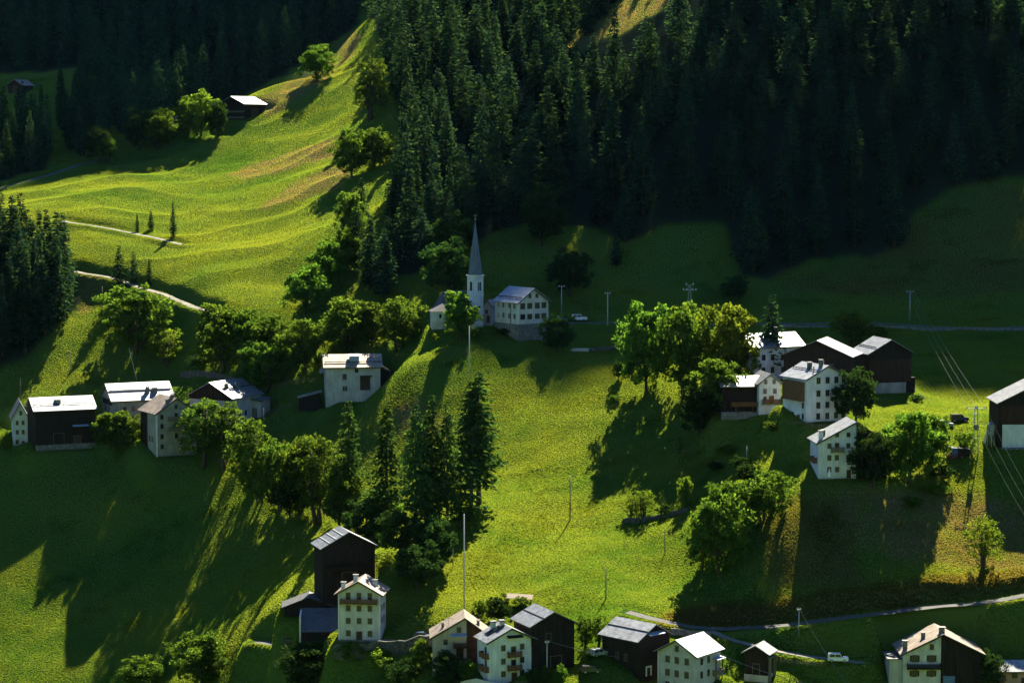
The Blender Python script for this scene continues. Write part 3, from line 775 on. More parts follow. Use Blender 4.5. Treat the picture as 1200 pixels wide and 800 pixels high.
b.windows('F', [-5, 5], [33], w=2.6, h=4.2).windows('F', [-6, 6], [22], w=3.4, h=5).balcony('F', -9, 12, 8, .9).door('F', 2, 8.2, 5, 8, 'woodnew').window('F', -6, 13, 3, 5)
b = House('timber_barn', 'low timber barn with a bright roof on a stone terrace left of the apartment house', 'barn', 869, 491, 46, 30, 40, 9, 6, 'wood', 'metal', 'x')
b.solid('terrace_wall', 'stone', (-25, 42, -4.5, -.4, -14, 9)).balcony('F', -13, 21, 16, 1.0, 'woodnew').solid('opening', 'dark', (-18, 18, -.3, .1, 9.2, 15)).solid('post', 'woodnew', (12, 13, -4, -3, 9, 15)).solid('post', 'woodnew', (-8, -7, -4, -3, 9, 15))
b = House('small_white_house', 'small white house with a timber clad right half below the apartment house', 'house', 999, 561, 82, 46, 44, 23, 5, 'white', 'metalold', apex=3)
b.cladding(4, 41, 0, 'wood').windows('F', [-28, -18.5], [11.5], w=3.8, h=5.4).windows('F', [-28, -19, -5.5], [25.5], w=3.8, h=5.4).windows('F', [-28, -5.5], [39.5], w=3.8, h=5.4).door('F', -19, 33.5, 4, 9).windows('F', [-19, -5.5], [52.5], w=3.6, h=4.6)
b.door('F', -4.5, 1, 4.2, 9.5).balcony('F', -26, -11, 33, .9, 'postwood').chimney(-37, 6, 1.9, .9, 'white').chimney(-32, 16, 1.3, .8)
b.balcony('L', 0, 18, 20, 1.2, 'woodnew')
b = House('timber_barn', 'big timber barn with a whitewashed ground floor cut by the right edge', 'barn', 1226, 525, 112, 60, 54, 28, 0, 'wood', 'metal')
b.solid('whitewashed_base', 'white', (-52, 50, -.7, .3, -12, 28)); b.windows('F', [-39, -25, -8], [22], w=5, h=5, frame='shut')
b.solid('terrace', 'stone', (-54, 54, -9, -.8, -16, 1)); b.cladding(-54, 56, 29, 'woodred', z1=50)

# ---- upper meadow
b = House('hay_barn', 'weathered timber barn with a bright roof on the crest of the upper meadow', 'barn', 272, 141, 38, 36, 19, 8, -36, 'wood', 'metal')
b.solid('log_course', 'postwood', (-19.2, 19.2, -.4, .1, 2, 4), (-19.2, 19.2, -.4, .1, 9, 11)).door('R', 0, 2, 9, 11, 'shut').seams(3, 'metalold', 1)
b = House('hay_barn', 'upper hay barn mostly hidden by bushy trees, only its pale roof showing', 'barn', 188, 162, 38, 24, 16, 9, 6, 'wood', 'metal', 'x')
b.door('F', 0, 0, 8, 12)
b = House('hay_hut', 'small reddish hut on the far shaded field', 'hut', 18, 110, 22, 18, 10, 6, -30, 'woodred', 'rusty')
b.door('F', 0, 0, 5, 8)

# ---- bottom row
b = House('timber_barn', 'tall black timber barn directly above the cream house', 'barn', 409, 688, 64, 40, 49, 17, 19, 'wood', 'metalold')
b.seams(4, 'metalold', -1).cladding(-30, 30, 22, 'wood', z1=46).door('F', 0, 4, 16, 14, 'wood').balcony('F', -28, 30, 22, 1.2, 'wood')
b = House('cream_house', 'cream house with a long timber balcony under the gable, below the black barn', 'house', 421, 752, 50, 40, 59, 14, -7, 'cream', 'rusty', ov=.9)
b.windows('F', [-13, 0, 13], [25.5, 40.5], w=4.4, h=6).windows('F', [-13, 13], [10.5], w=4.4, h=6).door('F', 0, 0, 6, 12.5).balcony('F', -22, 22, 47, 1.1)
b.windows('F', [-13, 0, 13], [55], w=4.4, h=7.5).chimney(-20, 8, 1.3, .9, 'white').chimney(-6, 12, 1.4, .9, 'white').chimney(16, 18, 1.2, .9, 'white').windows('R', [8, -6], [25, 40], w=4, h=6)
b.solid('corner_strip', 'framew', (-25.3, -23.8, -.3, .2, 0, 58), (23.8, 25.3, -.3, .2, 0, 58)).plinth(3, 'stone')
rt, k, w, l = mono_shed('low_shed', 'low shed with a wide grey sheet roof left of the cream house', 374, 752, 42, 46, 13, 30, 3, 'woodred', 'slate', axis='y')
MB().box(-w * .35, w * .1, -.05, .03, 0, 2.2).build('door', M['dark'], rt)
MB().box(-w / 2 - .45, -w / 2 - .1, -.5, l * .9, 0, 5.9).build('side_wall', M['framew'], rt)
b = House('dark_hut', 'black hut with a low roof uphill of the grey roofed shed', 'hut', 362, 722, 58, 30, 12, 11, 4, 'wood', 'slate')
b.door('F', 0, 0, 8, 10)
b = House('half_timber_house', 'house plastered grey on the left and boarded on the right, pale roof edge', 'house', 541, 792, 68, 46, 48, 22, 3, 'ochre', 'rusty', apex=4)
b.cladding(6, 34, 0, 'woodred').windows('F', [-19], [27, 41.5], w=4.4, h=5.4).window('F', -3, 56, 4.4, 5.4); b.canopy('F', -13, 6, 51, 1.6, 'awn').balcony('F', -10, 20, 36, 1.4, 'woodred').door('F', -2, 20, 8, 14, 'woodred')
b.balcony('F', -8, 28, 18, 1.3, 'woodred').chimney(-22, 14, 1.1, .6).chimney(20, 10, 1.1, .6, 'stone').solid('roof_antenna', 'wire', (-20, -10, 8, 8.4, 68, 68.5), (-15.2, -14.8, 8, 8.4, 56, 68))
b = House('four_balcony_house', 'white house with stacked flowered balconies and solar panels on its roof', 'house', 599, 800, 58, 36, 52, 14, 22, 'white', 'metalold')
b.windows('F', [-10, 14], [12, 27, 43], w=4.6, h=6).balcony('F', -5, 12, 33, 1.2).balcony('F', -5, 12, 17, 1.2).canopy('F', -6, 14, 57, 1.2, 'wood')
b.windows('F', [3], [39, 23], w=5, h=9, frame='shut').balcony('L', 2, 20, 33, 1.1).balcony('L', 2, 20, 17, 1.1).windows('L', [10], [40, 24], w=4, h=8).door('F', 4, 2, 6, 10)
f = MB()
for i in range(3):
    x0 = (-24 + 7.5 * i) * b.k; x1 = x0 + 7 * b.k
    a = [(x0, 14 * b.k, b.roof_z(x0, 0) + .34), (x1, 14 * b.k, b.roof_z(x1, 0) + .34), (x1, 26 * b.k, b.roof_z(x1, 0) + .34), (x0, 26 * b.k, b.roof_z(x0, 0) + .34)]
    f.hexa(a, [(q[0], q[1], q[2] + .08) for q in a])
f.build('solar_panel', M['glass'], b.roof); b.chimney(-12, 28, 1.5, .9, 'white').chimney(-4, 20, 1.2, .9, 'steel')
b = House('timber_barn', 'black timber barn with a two course metal roof behind the house with flowered balconies', 'barn', 648, 784, 56, 50, 55, 14, 24, 'wood', 'metal')
b.seams(2, 'wood', -1).windows('F', [-6], [40], w=6, h=8).cladding(-27, 27, 20, 'wood', z1=52).door('F', 4, 0, 14, 16, 'wood').sidecladding('L', -25, 25, 30, 54, 'woodred')
b = House('timber_barn', 'black timber barn with a blue grey roof in the middle of the bottom edge', 'barn', 766, 786, 56, 58, 41, 15, 44, 'wood', 'metalold')
b.seams(2, 'wood', -1).canopy('F', -14, 12, 47, 1.4, 'awn').solid('door_frame', 'framew', (-14, -12, -.5, .1, -4, 8), (-6, -4, -.5, .1, -4, 8), (-12, -6, -.5, .1, 6, 8)).solid('doorway', 'dark', (-12, -6, -.25, .1, -4, 5.9))
b.windows('L', [10, -4], [18], w=4, h=8)
b = House('pale_house', 'pale grey house with a bright right roof slope at the bottom edge', 'house', 793, 814, 54, 54, 51, 15, -37, 'greylight', 'metal')
b.windows('F', [-13, 0, 14], [11, 26, 42], w=5, h=7).window('F', 0, 56, 4.4, 6.4); b.windows('R', [15, 0], [26, 42], w=4.4, h=7).canopy('R', -26, -8, 42, 1.5, 'awn').balcony('R', -25, -9, 22, 1.4, 'postwood').solid('balcony_post', 'wood', (30, 31, 38, 39, 0, 42), (30, 31, 52, 53, 0, 42))
b.solid('corner_strip', 'framew', (-27.2, -26, -.2, .2, 0, 50))
b = House('timber_shed', 'small black timber shed on a whitewashed base by the lane', 'shed', 886, 799, 28, 24, 36, 8, -24, 'wood', 'metal')
b.plinth(9, 'greylight').door('F', 0, 10, 8, 12, 'wood').solid('side_rack', 'postwood', (14.4, 18, 2, 3, 0, 30), (14.4, 18, 20, 21, 0, 30), (14.4, 18.4, 1.8, 21.2, 30.1, 31))
b = House('half_timber_house', 'house with plaster left half, black timber right half and a dark balcony, bottom right', 'house', 1104, 808, 94, 56, 44, 23, 0, 'cream', 'rusty')
b.cladding(-2, 47, 0, 'wood').windows('F', [-33, -13], [38], w=5, h=7.5, shutters='shut').windows('F', [-33, -13], [20], w=5, h=7, shutters='shut').window('F', -13, 52, 4, 6); b.balcony('F', -42, -3, 27, 1.3, 'wood')
b.solid('blue_door', 'bluep', (1, 15, -.9, -.45, 0, 17)).chimney(-43, 10, 1.8, .9, 'stone').chimney(-20, 20, 1.2, .8).chimney(0, 8, 1.0, 1.1, 'stone').solid('side_annex', 'greylight', (-62, -47.3, 4, 40, -10, 36)).solid('annex_roof', 'slate', (-65, -47.3, 2, 42, 36.02, 37.2))
f = MB(); f.cone((0, 0), .5, 0, .25, 12, 0, .15); o = f.build('satellite_dish', M['steel'], b.root); o.location = (-12 * b.k, -.35, 58 * b.k); o.rotation_euler = (R(70), 0, 0)
b = House('pink_hut', 'small pink walled hut with a bright roof at the bottom right corner', 'hut', 1194, 806, 38, 24, 20, 8, 3, 'pinkwall', 'metal', 'x', back=2)
b.window('F', -3, 13, 6, 5); b.door('F', 8, 0, 5, 10)
# ---- ground colours: sward, dry hay, bare soil under the woods
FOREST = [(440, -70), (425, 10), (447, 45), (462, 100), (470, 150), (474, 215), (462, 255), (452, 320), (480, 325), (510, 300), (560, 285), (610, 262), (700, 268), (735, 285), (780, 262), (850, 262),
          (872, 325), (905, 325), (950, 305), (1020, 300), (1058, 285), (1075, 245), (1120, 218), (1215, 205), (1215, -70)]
CLEARING = [(640, 100), (672, 58), (735, -8), (815, -70), (850, -40), (830, 25), (765, 62), (700, 108)]
GLADE = [(655, 60), (690, 30), (735, -5), (800, -40), (815, -10), (770, 15), (720, 45), (680, 62)]
FARWOOD = [(-15, -60), (-15, 88), (55, 84), (100, 78), (118, 100), (130, 150), (170, 170), (255, 125), (300, 104), (365, 70), (418, 30), (432, -60)]
LEFTWOOD = [(-15, 440), (-15, 318), (30, 322), (62, 330), (90, 350), (84, 368), (60, 388), (30, 418), (-15, 440)]
SMALLWOOD = [(-10, 215), (-10, 175), (30, 165), (60, 176), (52, 200)]
GULLYWOOD = [(68, 140), (110, 110), (128, 150), (122, 186), (86, 188)]
PX, PY = project(GX, GY, GZ)
PX = np.where(GY < 200, -9999, PX)
warp = 9 * perlin(GX / 9, GY / 9, 11); warp2 = 9 * perlin(GX / 9, GY / 9, 12)
def mask(poly, blur=2):
    m = in_poly(PX + warp, PY + warp2 * 0.6, poly).astype(float)
    for _ in range(blur):
        m[1:-1, 1:-1] = (m[1:-1, 1:-1] * 2 + m[:-2, 1:-1] + m[2:, 1:-1] + m[1:-1, :-2] + m[1:-1, 2:]) / 6
    return m
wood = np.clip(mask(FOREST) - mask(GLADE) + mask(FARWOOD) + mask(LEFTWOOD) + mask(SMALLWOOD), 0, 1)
HAY = [[(985, 575), (1040, 572), (1120, 578), (1215, 596), (1215, 672), (1120, 664), (1060, 655), (1010, 640), (985, 610)],
       [(265, 206), (300, 190), (360, 172), (405, 160), (408, 182), (350, 196), (290, 210)],
       [(296, 248), (340, 218), (395, 192), (412, 200), (390, 222), (340, 240)],
       [(88, 318), (125, 330), (120, 352), (92, 372), (84, 345)],
       [(300, 118), (350, 92), (420, 36), (420, 60), (360, 110), (310, 140)],
       [(455, 480), (492, 470), (520, 500), (500, 520), (470, 505)]] + [GLADE]
hay = np.clip(sum(mask(h, 3) for h in HAY), 0, 1) * np.clip(0.75 + 0.8 * perlin(GX / 6, GY / 4, 13), 0.2, 1)
REED = [[(760, 735), (800, 712), (900, 706), (1000, 692), (1100, 676), (1215, 668), (1215, 690), (1060, 712), (950, 726), (850, 736)]]
reed = np.clip(sum(mask(h, 2) for h in REED), 0, 1)
n1 = perlin(GX / 22, GY / 14, 21); n2 = perlin(GX / 5, GY / 4, 22); n3 = perlin(GX / 70, GY / 50, 23)
green = np.array([0.050, 0.104, 0.022]); yellow = np.array([0.092, 0.132, 0.022]); lush = np.array([0.024, 0.078, 0.010])
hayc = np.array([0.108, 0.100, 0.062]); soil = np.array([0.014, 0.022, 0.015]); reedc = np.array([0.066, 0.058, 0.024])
def mixc(a, b, t): return a * (1 - t[..., None]) + b * t[..., None]
T = np.broadcast_to(green, GX.shape + (3,))
T = mixc(T, yellow, np.clip(0.40 + 0.55 * n1 + 0.18 * n2 + 0.5 * n3, 0, 1))
T = mixc(T, lush, np.clip(-0.12 - 0.5 * n2 - 0.6 * n1 - 0.7 * n3, 0, 0.7))
olive = np.clip(mask([(980, 312), (1070, 262), (1130, 225), (1215, 212), (1215, 340), (1100, 350), (960, 345), (905, 335)], 6), 0, 1) * np.clip(0.7 + 0.6 * n1, 0, 1)
T = mixc(T, np.array([0.060, 0.062, 0.026]), olive * 0.8)
bank = np.clip(mask([(880, 590), (985, 572), (1010, 690), (900, 690)], 5), 0, 1)
T = mixc(T, np.array([0.066, 0.066, 0.028]), bank * 0.7)
T = mixc(T, hayc, np.clip(hay, 0, 1) * 0.85)
T = mixc(T, reedc, reed * 0.8)
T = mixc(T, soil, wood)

def terrain_mat():
    m, nt, out = mat_new('alpine_meadow')
    at = N(nt, 'ShaderNodeAttribute', attribute_name='tint')
    tc = N(nt, 'ShaderNodeTexCoord')
    n1_ = N(nt, 'ShaderNodeTexNoise', Scale=1.1, Detail=6.0, Roughness=0.75)
    L(nt, tc.outputs['Object'], n1_.inputs['Vector'])
    mr = N(nt, 'ShaderNodeMapRange'); mr.inputs[1].default_value = 0.3; mr.inputs[2].default_value = 0.7; mr.inputs[3].default_value = 0.86; mr.inputs[4].default_value = 1.12
    L(nt, n1_.outputs['Fac'], mr.inputs[0])
    mx = N(nt, 'ShaderNodeMix'); mx.data_type = 'RGBA'; mx.blend_type = 'MULTIPLY'; mx.inputs['Factor'].default_value = 1
    L(nt, at.outputs['Color'], mx.inputs['A']); L(nt, mr.outputs[0], mx.inputs['B'])
    d = N(nt, 'ShaderNodeBsdfDiffuse', Roughness=0.6)
    L(nt, mx.outputs['Result'], d.inputs[0])
    b = N(nt, 'ShaderNodeBump', Strength=0.12, Distance=0.1)
    n2_ = N(nt, 'ShaderNodeTexNoise', Scale=0.9, Detail=5.0, Roughness=0.7)
    L(nt, tc.outputs['Object'], n2_.inputs['Vector']); L(nt, n2_.outputs['Fac'], b.inputs['Height'])
    L(nt, b.outputs[0], d.inputs['Normal'])
    L(nt, d.outputs[0], out.inputs[0])
    return m
M['terrain'] = terrain_mat()
nyv, nxv = GX.shape
idx = np.arange(nyv * nxv).reshape(nyv, nxv)
faces = np.stack([idx[:-1, :-1], idx[:-1, 1:], idx[1:, 1:], idx[1:, :-1]], -1).reshape(-1, 4)
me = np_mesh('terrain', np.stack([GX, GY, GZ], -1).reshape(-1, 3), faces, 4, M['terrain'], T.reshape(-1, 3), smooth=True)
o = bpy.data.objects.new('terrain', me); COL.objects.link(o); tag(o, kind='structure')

for nm, mt, hw, c in road_lines:
    t = np.gradient(c[:, :2], axis=0); t /= np.linalg.norm(t, axis=1, keepdims=True) + 1e-9
    nrm = np.stack([-t[:, 1], t[:, 0]], -1)
    offs = np.linspace(-hw, hw, 5); rows = []
    for a in offs:
        wob = a * (1 + 0.12 * np.sin(np.arange(len(c)) * 0.7 + a))
        q = c[:, :2] + nrm * wob[:, None]
        zz = np.maximum(c[:, 2], height(q[:, 0], q[:, 1])) + 0.06 - 0.02 * abs(a)
        rows.append(np.c_[q, zz])
    V = np.stack(rows, 1).reshape(-1, 3); n = len(c)
    ii = np.arange(n * 5).reshape(n, 5)
    F = np.stack([ii[:-1, :-1], ii[1:, :-1], ii[1:, 1:], ii[:-1, 1:]], -1).reshape(-1, 4)
    o = bpy.data.objects.new(nm, np_mesh(nm, V, F, 4, M[mt])); COL.objects.link(o); tag(o, kind='structure')

# ---- meadow grass: blades that the low sun shines through
def grass_mat():
    m, nt, out = mat_new('grass_blades')
    at = N(nt, 'ShaderNodeAttribute', attribute_name='tint')
    d = N(nt, 'ShaderNodeBsdfDiffuse'); t = N(nt, 'ShaderNodeBsdfTranslucent')
    mx = N(nt, 'ShaderNodeMix'); mx.data_type = 'RGBA'; mx.blend_type = 'MULTIPLY'; mx.inputs['Factor'].default_value = 1
    L(nt, at.outputs['Color'], mx.inputs['A']); mx.inputs['B'].default_value = (3.75, 2.85, 1.1, 1)
    L(nt, at.outputs['Color'], d.inputs[0]); L(nt, mx.outputs['Result'], t.inputs[0])
    ms = N(nt, 'ShaderNodeMixShader', Fac=0.6)
    L(nt, d.outputs[0], ms.inputs[1]); L(nt, t.outputs[0], ms.inputs[2]); L(nt, ms.outputs[0], out.inputs[0])
    return m
M['blades'] = grass_mat()
def scatter_grass(step):
    ys = []; y = 488.0
    while y < 1010: ys.append(y); y += step * (0.75 + (y - 488) / 520)
    x_, y_ = [], []
    for y in ys:
        s_ = step * (0.75 + (y - 488) / 520); w_ = y * 0.2126 + 14
        q = np.arange(-w_, w_, s_); x_.append(q); y_.append(np.full(len(q), y))
    x = np.concatenate(x_); y = np.concatenate(y_); n = len(x)
    x = x + (RNG.random(n) - 0.5) * step * 1.3; y = y + (RNG.random(n) - 0.5) * step * 1.3
    rough = np.clip(perlin(x / 13, y / 7, 31) + 0.6 * perlin(x / 4, y / 3, 32) - 0.15, 0, 0.6)
    z = height(x, y)
    i = np.clip(np.searchsorted(AX, x) - 1, 0, len(AX) - 2); j = np.clip(np.searchsorted(AY, y) - 1, 0, len(AY) - 2)
    qx, qy = project(x, y, z)
    for weeds in ([(545, 672), (600, 612), (640, 600), (655, 620), (600, 648), (556, 690)], [(610, 735), (640, 705), (700, 690), (715, 712), (660, 730)], [(600, 560), (625, 540), (690, 548), (680, 570), (630, 580)]):
        rough = np.where(in_poly(qx + 8 * perlin(x / 5, y / 5, 33), qy + 6 * perlin(x / 5, y / 5, 34), weeds) & (perlin(x / 4.5, y / 3.5, 35) + 0.35 * RNG.normal(size=n) > 0.05), 0.25 + 0.5 * RNG.random(n), rough)
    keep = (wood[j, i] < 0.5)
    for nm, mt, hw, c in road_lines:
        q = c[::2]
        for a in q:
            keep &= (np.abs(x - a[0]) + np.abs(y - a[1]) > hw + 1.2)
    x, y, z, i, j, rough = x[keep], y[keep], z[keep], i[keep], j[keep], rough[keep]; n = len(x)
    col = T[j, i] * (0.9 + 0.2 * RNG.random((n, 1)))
    col = col * (1 + 0.12 * (RNG.random((n, 3)) - 0.5))
    hgt = (0.08 + 0.06 * RNG.random(n)) * (1 + 1.8 * reed[j, i] + 2.6 * rough); wd = 0.15 + 0.14 * RNG.random(n)
    col = col * (1 - 0.40 * rough[:, None])
    a0 = RNG.random(n) * 2 * np.pi; Vs = []
    for q in (0.0, np.pi / 2):           # two crossed blades per tuft
        lx = (RNG.random(n) - 0.5) * 0.14; ly = (RNG.random(n) - 0.5) * 0.14
        ca, sa = np.cos(a0 + q) * wd, np.sin(a0 + q) * wd
        v0 = np.stack([x - ca, y - sa, z - 0.06], -1); v1 = np.stack([x + ca, y + sa, z - 0.06], -1)
        v2 = np.stack([x + ca * 0.7 + lx, y + sa * 0.7 + ly, z + hgt], -1); v3 = np.stack([x - ca * 0.7 + lx, y - sa * 0.7 + ly, z + hgt * 0.85], -1)
        Vs.append(np.stack([v0, v1, v2, v3], 1))
    V = np.stack(Vs, 1).reshape(-1, 3); F = np.arange(8 * n).reshape(2 * n, 4)
    o = bpy.data.objects.new('meadow_grass', np_mesh('meadow_grass', V, F, 4, M['blades'], np.repeat(col, 8, axis=0)))
    COL.objects.link(o)
    tag(o, 'short green meadow grass covering the slopes between the houses', 'grass', kind='stuff')
scatter_grass(0.31)
print('GRASS', len(bpy.data.meshes['meadow_grass'].polygons))
# ------------------------------------------------------------------ trees
def cards(base, u, v, lu, lv):
    """diamond leaf cards: base (N,3), axes u, v (unit), half sizes"""
    a = base; b = base + u * lu[:, None] * 0.55 + v * lv[:, None]
    c = base + u * lu[:, None]; d = base + u * lu[:, None] * 0.55 - v * lv[:, None]
    V = np.stack([a, b, c, d], 1).reshape(-1, 3)
    return V, np.arange(len(V)).reshape(-1, 4)
def unit(a): return a / (np.linalg.norm(a, axis=-1, keepdims=True) + 1e-9)

def conifer_crown(seed, h, r, levels, nb, nc, z0=0.08, droop=0.45, gap=0.1, size=1.0, power=0.85):
    g = np.random.default_rng(seed)
    bz, ba, bl = [], [], []
    for i in range(levels):
        t = i / (levels - 1)
        z = h * (z0 + (1 - z0) * t ** 0.93) * (1 + 0.004 * g.normal())
        prof = (1 - t) ** power * min(1.0, 0.55 + 2.2 * t)
        n = max(3, int(round(nb * (0.45 + 0.55 * (1 - t)))))
        for k in range(n):
            if g.random() < gap: continue
            bz.append(z + g.normal() * 0.12 * h / levels); ba.append(2 * np.pi * (k + g.random() * 0.9) / n + i * 0.8)
            bl.append(max(0.18, r * prof * (0.62 + 0.5 * g.random())))
    bz, ba, bl = map(np.array, (bz, ba, bl))
    s = np.tile(np.linspace(0.18, 1.0, nc), len(bz)); z = np.repeat(bz, nc); a = np.repeat(ba, nc); l = np.repeat(bl, nc)
    s = np.clip(s + 0.06 * g.normal(size=len(s)), 0.05, 1.05)
    keep = g.random(len(s)) < np.clip(0.35 + 0.28 * l * 1.4, 0.3, 1.0); s, z, a, l = s[keep], z[keep], a[keep], l[keep]
    n = len(s)
    lat = np.stack([-np.sin(a), np.cos(a), np.zeros(n)], -1); out = np.stack([np.cos(a), np.sin(a), np.zeros(n)], -1)
    pos = out * (l * s)[:, None] + lat * (g.normal(size=n) * 0.13 * l)[:, None]
    pos[:, 2] = z - droop * l * s ** 1.4 + 0.18 * l * s ** 3
    down = np.array([0, 0, -1.0])
    u = unit(out * (0.9 * g.random(n))[:, None] + lat * (g.normal(size=n) * 0.8)[:, None] + down * (0.25 + 0.7 * g.random(n))[:, None])
    w = g.normal(size=(n, 3)); v = unit(np.cross(u, w))
    lu = size * (0.55 + 0.5 * g.random(n)) * (0.75 + 0.1 * l); lv = lu * (0.20 + 0.16 * g.random(n))
    V, F = cards(pos, u, v, lu, lv)
    # leading shoot
    tip = MB(); 
    return V, F

def trunk_mb(h, r, taper=0.15, lean=0.0, seg=5, sink=1.5, seed=0):
    g = random.Random(seed); mb = MB(); p = Vector((0, 0, -sink)); rr = r * 1.25
    for i in range(seg):
        q = Vector((lean * (i + 1) / seg + g.uniform(-1, 1) * r * 0.4, g.uniform(-1, 1) * r * 0.4, h * (i + 1) / seg))
        r2 = r * (1 - (1 - taper) * (i + 1) / seg)
        mb.tube(p, q, rr, r2, 7); p = q; rr = r2
    return mb

def broad_crown(seed, h, w, trunk_frac=0.2, lobes=10, sub=8, leaves=64, size=0.36, flat=1.0, egg=0.0):
    """crown of leaf cards in clumps spread over uneven lobes; returns V, F and lobe centres"""
    g = np.random.default_rng(seed)
    z0 = h * trunk_frac; hc = (h - z0) / 2; cz = z0 + hc; rw = w / 2
    lob = []
    for k in range(lobes):
        th = 2 * np.pi * (k * 0.618 + 0.1 * g.random()); zz = -0.88 + 1.72 * (k + 0.5) / lobes
        rad = np.sqrt(max(0, 1 - zz * zz)) * (0.52 + 0.28 * g.random()) * (1 - egg * zz)
        lob.append((rw * rad * np.cos(th), rw * rad * np.sin(th), cz + hc * zz * 0.78, rw * (0.42 + 0.2 * g.random())))
    lob.append((0, 0, cz, rw * 0.55)); lob.append((rw * 0.1 * g.normal(), rw * 0.1 * g.normal(), cz + hc * 0.62, rw * 0.36))
    P_ = []
    for (x, y, z, r) in lob:
        for _ in range(sub):
            d = unit(g.normal(size=3)); d[2] = d[2] * 0.9 + 0.12
            c = np.array([x, y, z]) + d * r * (0.55 + 0.5 * g.random())
            rr = r * (0.30 + 0.2 * g.random())
            q = unit(g.normal(size=(leaves, 3))) * (g.random((leaves, 1)) ** 0.45) * rr * np.array([1, 1, 0.85 * flat])
            P_.append(c + q)
    pos = np.concatenate(P_); n = len(pos)
    pos[:, 2] = np.maximum(pos[:, 2], z0 * 0.55 + 0.2)
    ctr = np.array([0, 0, cz])
    o_ = unit(pos - ctr)
    u = unit(o_ * 0.7 + g.normal(size=(n, 3)) * 0.8 + np.array([0, 0, -0.25]))
    v = unit(np.cross(u, g.normal(size=(n, 3))))
    lu = size * (0.7 + 0.7 * g.random(n)); lv = lu * (0.33 + 0.2 * g.random(n))
    V, F = cards(pos, u, v, lu, lv)
    return V, F, lob

def broad_trunk(h, w, frac, lob, seed, stems=1):
    g = random.Random(seed); mb = MB(); r = max(0.10, 0.022 * h)
    for s in range(stems):
        ox = g.uniform(-1, 1) * (0.12 * w if stems > 1 else 0); oy = g.uniform(-1, 1) * (0.10 * w if stems > 1 else 0)
        fork = Vector((ox * 1.3, oy * 1.3, h * (frac + 0.12)))
        mb.tube((ox * 0.6, oy * 0.6, -1.2), fork, r * 1.25, r * 0.85, 7)
        mb.tube(fork, (ox * 1.6, oy * 1.6, h * 0.78), r * 0.85, r * 0.2, 6)
        for i, (x, y, z, rr) in enumerate(lob):
            if i % stems == s and z > fork.z:
                mb.tube(fork, (x, y, z), r * 0.45, r * 0.1, 5)
    return mb

def proto(kind, label, cat, crownVF, crown_mat, trunk):
    root = thing(kind, label, cat)
    V, F = crownVF
    c = bpy.data.objects.new('crown', np_mesh('crown', V, F, 4, crown_mat)); COL.objects.link(c); c.parent = root
    trunk.build('trunk', M['bark'], root, smooth=True)
    remember(root)
    return root

class Kind:
    """one species: several grown prototypes, each first used itself, then copied with its crown and trunk"""
    def __init__(self, name, cat, makers, base_h, base_w):
        self.name, self.cat, self.h, self.w = name, cat, base_h, base_w
        self.makers = makers; self.protos = [None] * len(makers); self.n = 0
    def place(self, p, h, w, label, group=None, pick=None, rz=None, tilt=0.0):
        i = self.n % len(self.makers) if pick is None else pick % len(self.makers); self.n += 1
        if self.protos[i] is None:
            o = self.protos[i] = self.makers[i]()
        else:
            o = copy_tree(self.protos[i])
        o.location = (p[0], p[1], p[2] - 0.1)
        o.rotation_euler = (tilt * RNG.normal() * 0.02, tilt * RNG.normal() * 0.02, RNG.random() * 6.28 if rz is None else rz)
        o.scale = (w / self.w, w / self.w, h / self.h)
        o['label'] = label; o['category'] = self.cat
        if group: o['group'] = group
        elif 'group' in o: del o['group']
        return o

def mk_spruce(seed, r=3.3, gap=0.1, lv=44, nb=9, nc=9, power=0.85, droop=0.45):
    return lambda: proto('spruce_tree', 'spruce', 'spruce tree', conifer_crown(seed, 26, r, lv, nb, nc, gap=gap, power=power, droop=droop), M['needle'], trunk_mb(24.5, 0.30, seed=seed))
SPRUCE = Kind('spruce_tree', 'spruce tree', [mk_spruce(1, power=0.85), mk_spruce(2, 3.6, 0.2, power=0.8), mk_spruce(3, 3.0, 0.14, power=0.9), mk_spruce(4, 3.5, 0.26, power=0.65), mk_spruce(5, 3.3, 0.16, lv=38, power=0.7)], 26, 6.6)
def mk_larch(seed, r, z0, gap):
    return lambda: proto('larch_tree', 'larch', 'larch tree', conifer_crown(seed, 32, r, 50, 9, 13, z0=z0, droop=0.5, gap=gap, size=1.05, power=0.62), M['larch'], trunk_mb(30.5, 0.36, seed=seed))
LARCH = Kind('larch_tree', 'larch tree', [mk_larch(11, 4.6, 0.12, 0.32), mk_larch(12, 4.2, 0.16, 0.38), mk_larch(13, 4.8, 0.3, 0.32)], 32, 9.2)
def mk_broad(seed, mat, frac=0.05, stems=1, lobes=14, sub=9, leaves=70, size=0.58, egg=0.0, h=18, w=13):
    def f():
        V, F, lob = broad_crown(seed, h, w, frac, lobes, sub, leaves, size, egg=egg)
        return proto('broadleaf_tree', 'tree', 'broadleaf tree', (V, F), M[mat], broad_trunk(h, w, frac, lob, seed, stems))
    return f
ASH = Kind('broadleaf_tree', 'broadleaf tree', [mk_broad(21, 'leaf'), mk_broad(22, 'leaf', 0.05), mk_broad(23, 'leaf', 0.08, 2), mk_broad(24, 'leaf', 0.05, egg=0.3)], 18, 13)
LIME = Kind('broadleaf_tree', 'broadleaf tree', [mk_broad(31, 'leafy', 0.05, 2), mk_broad(32, 'leafy', 0.06, 1, egg=0.25)], 18, 13)
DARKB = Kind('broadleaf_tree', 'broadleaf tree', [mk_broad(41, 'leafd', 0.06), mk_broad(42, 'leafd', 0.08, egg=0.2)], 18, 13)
TALL = Kind('broadleaf_tree', 'broadleaf tree', [mk_broad(51, 'leaf', 0.06, 3, lobes=17, sub=8, leaves=52, size=0.52, egg=0.2, h=24, w=11), mk_broad(52, 'leaf', 0.08, 2, lobes=17, sub=8, leaves=48, size=0.52, h=24, w=11)], 24, 11)
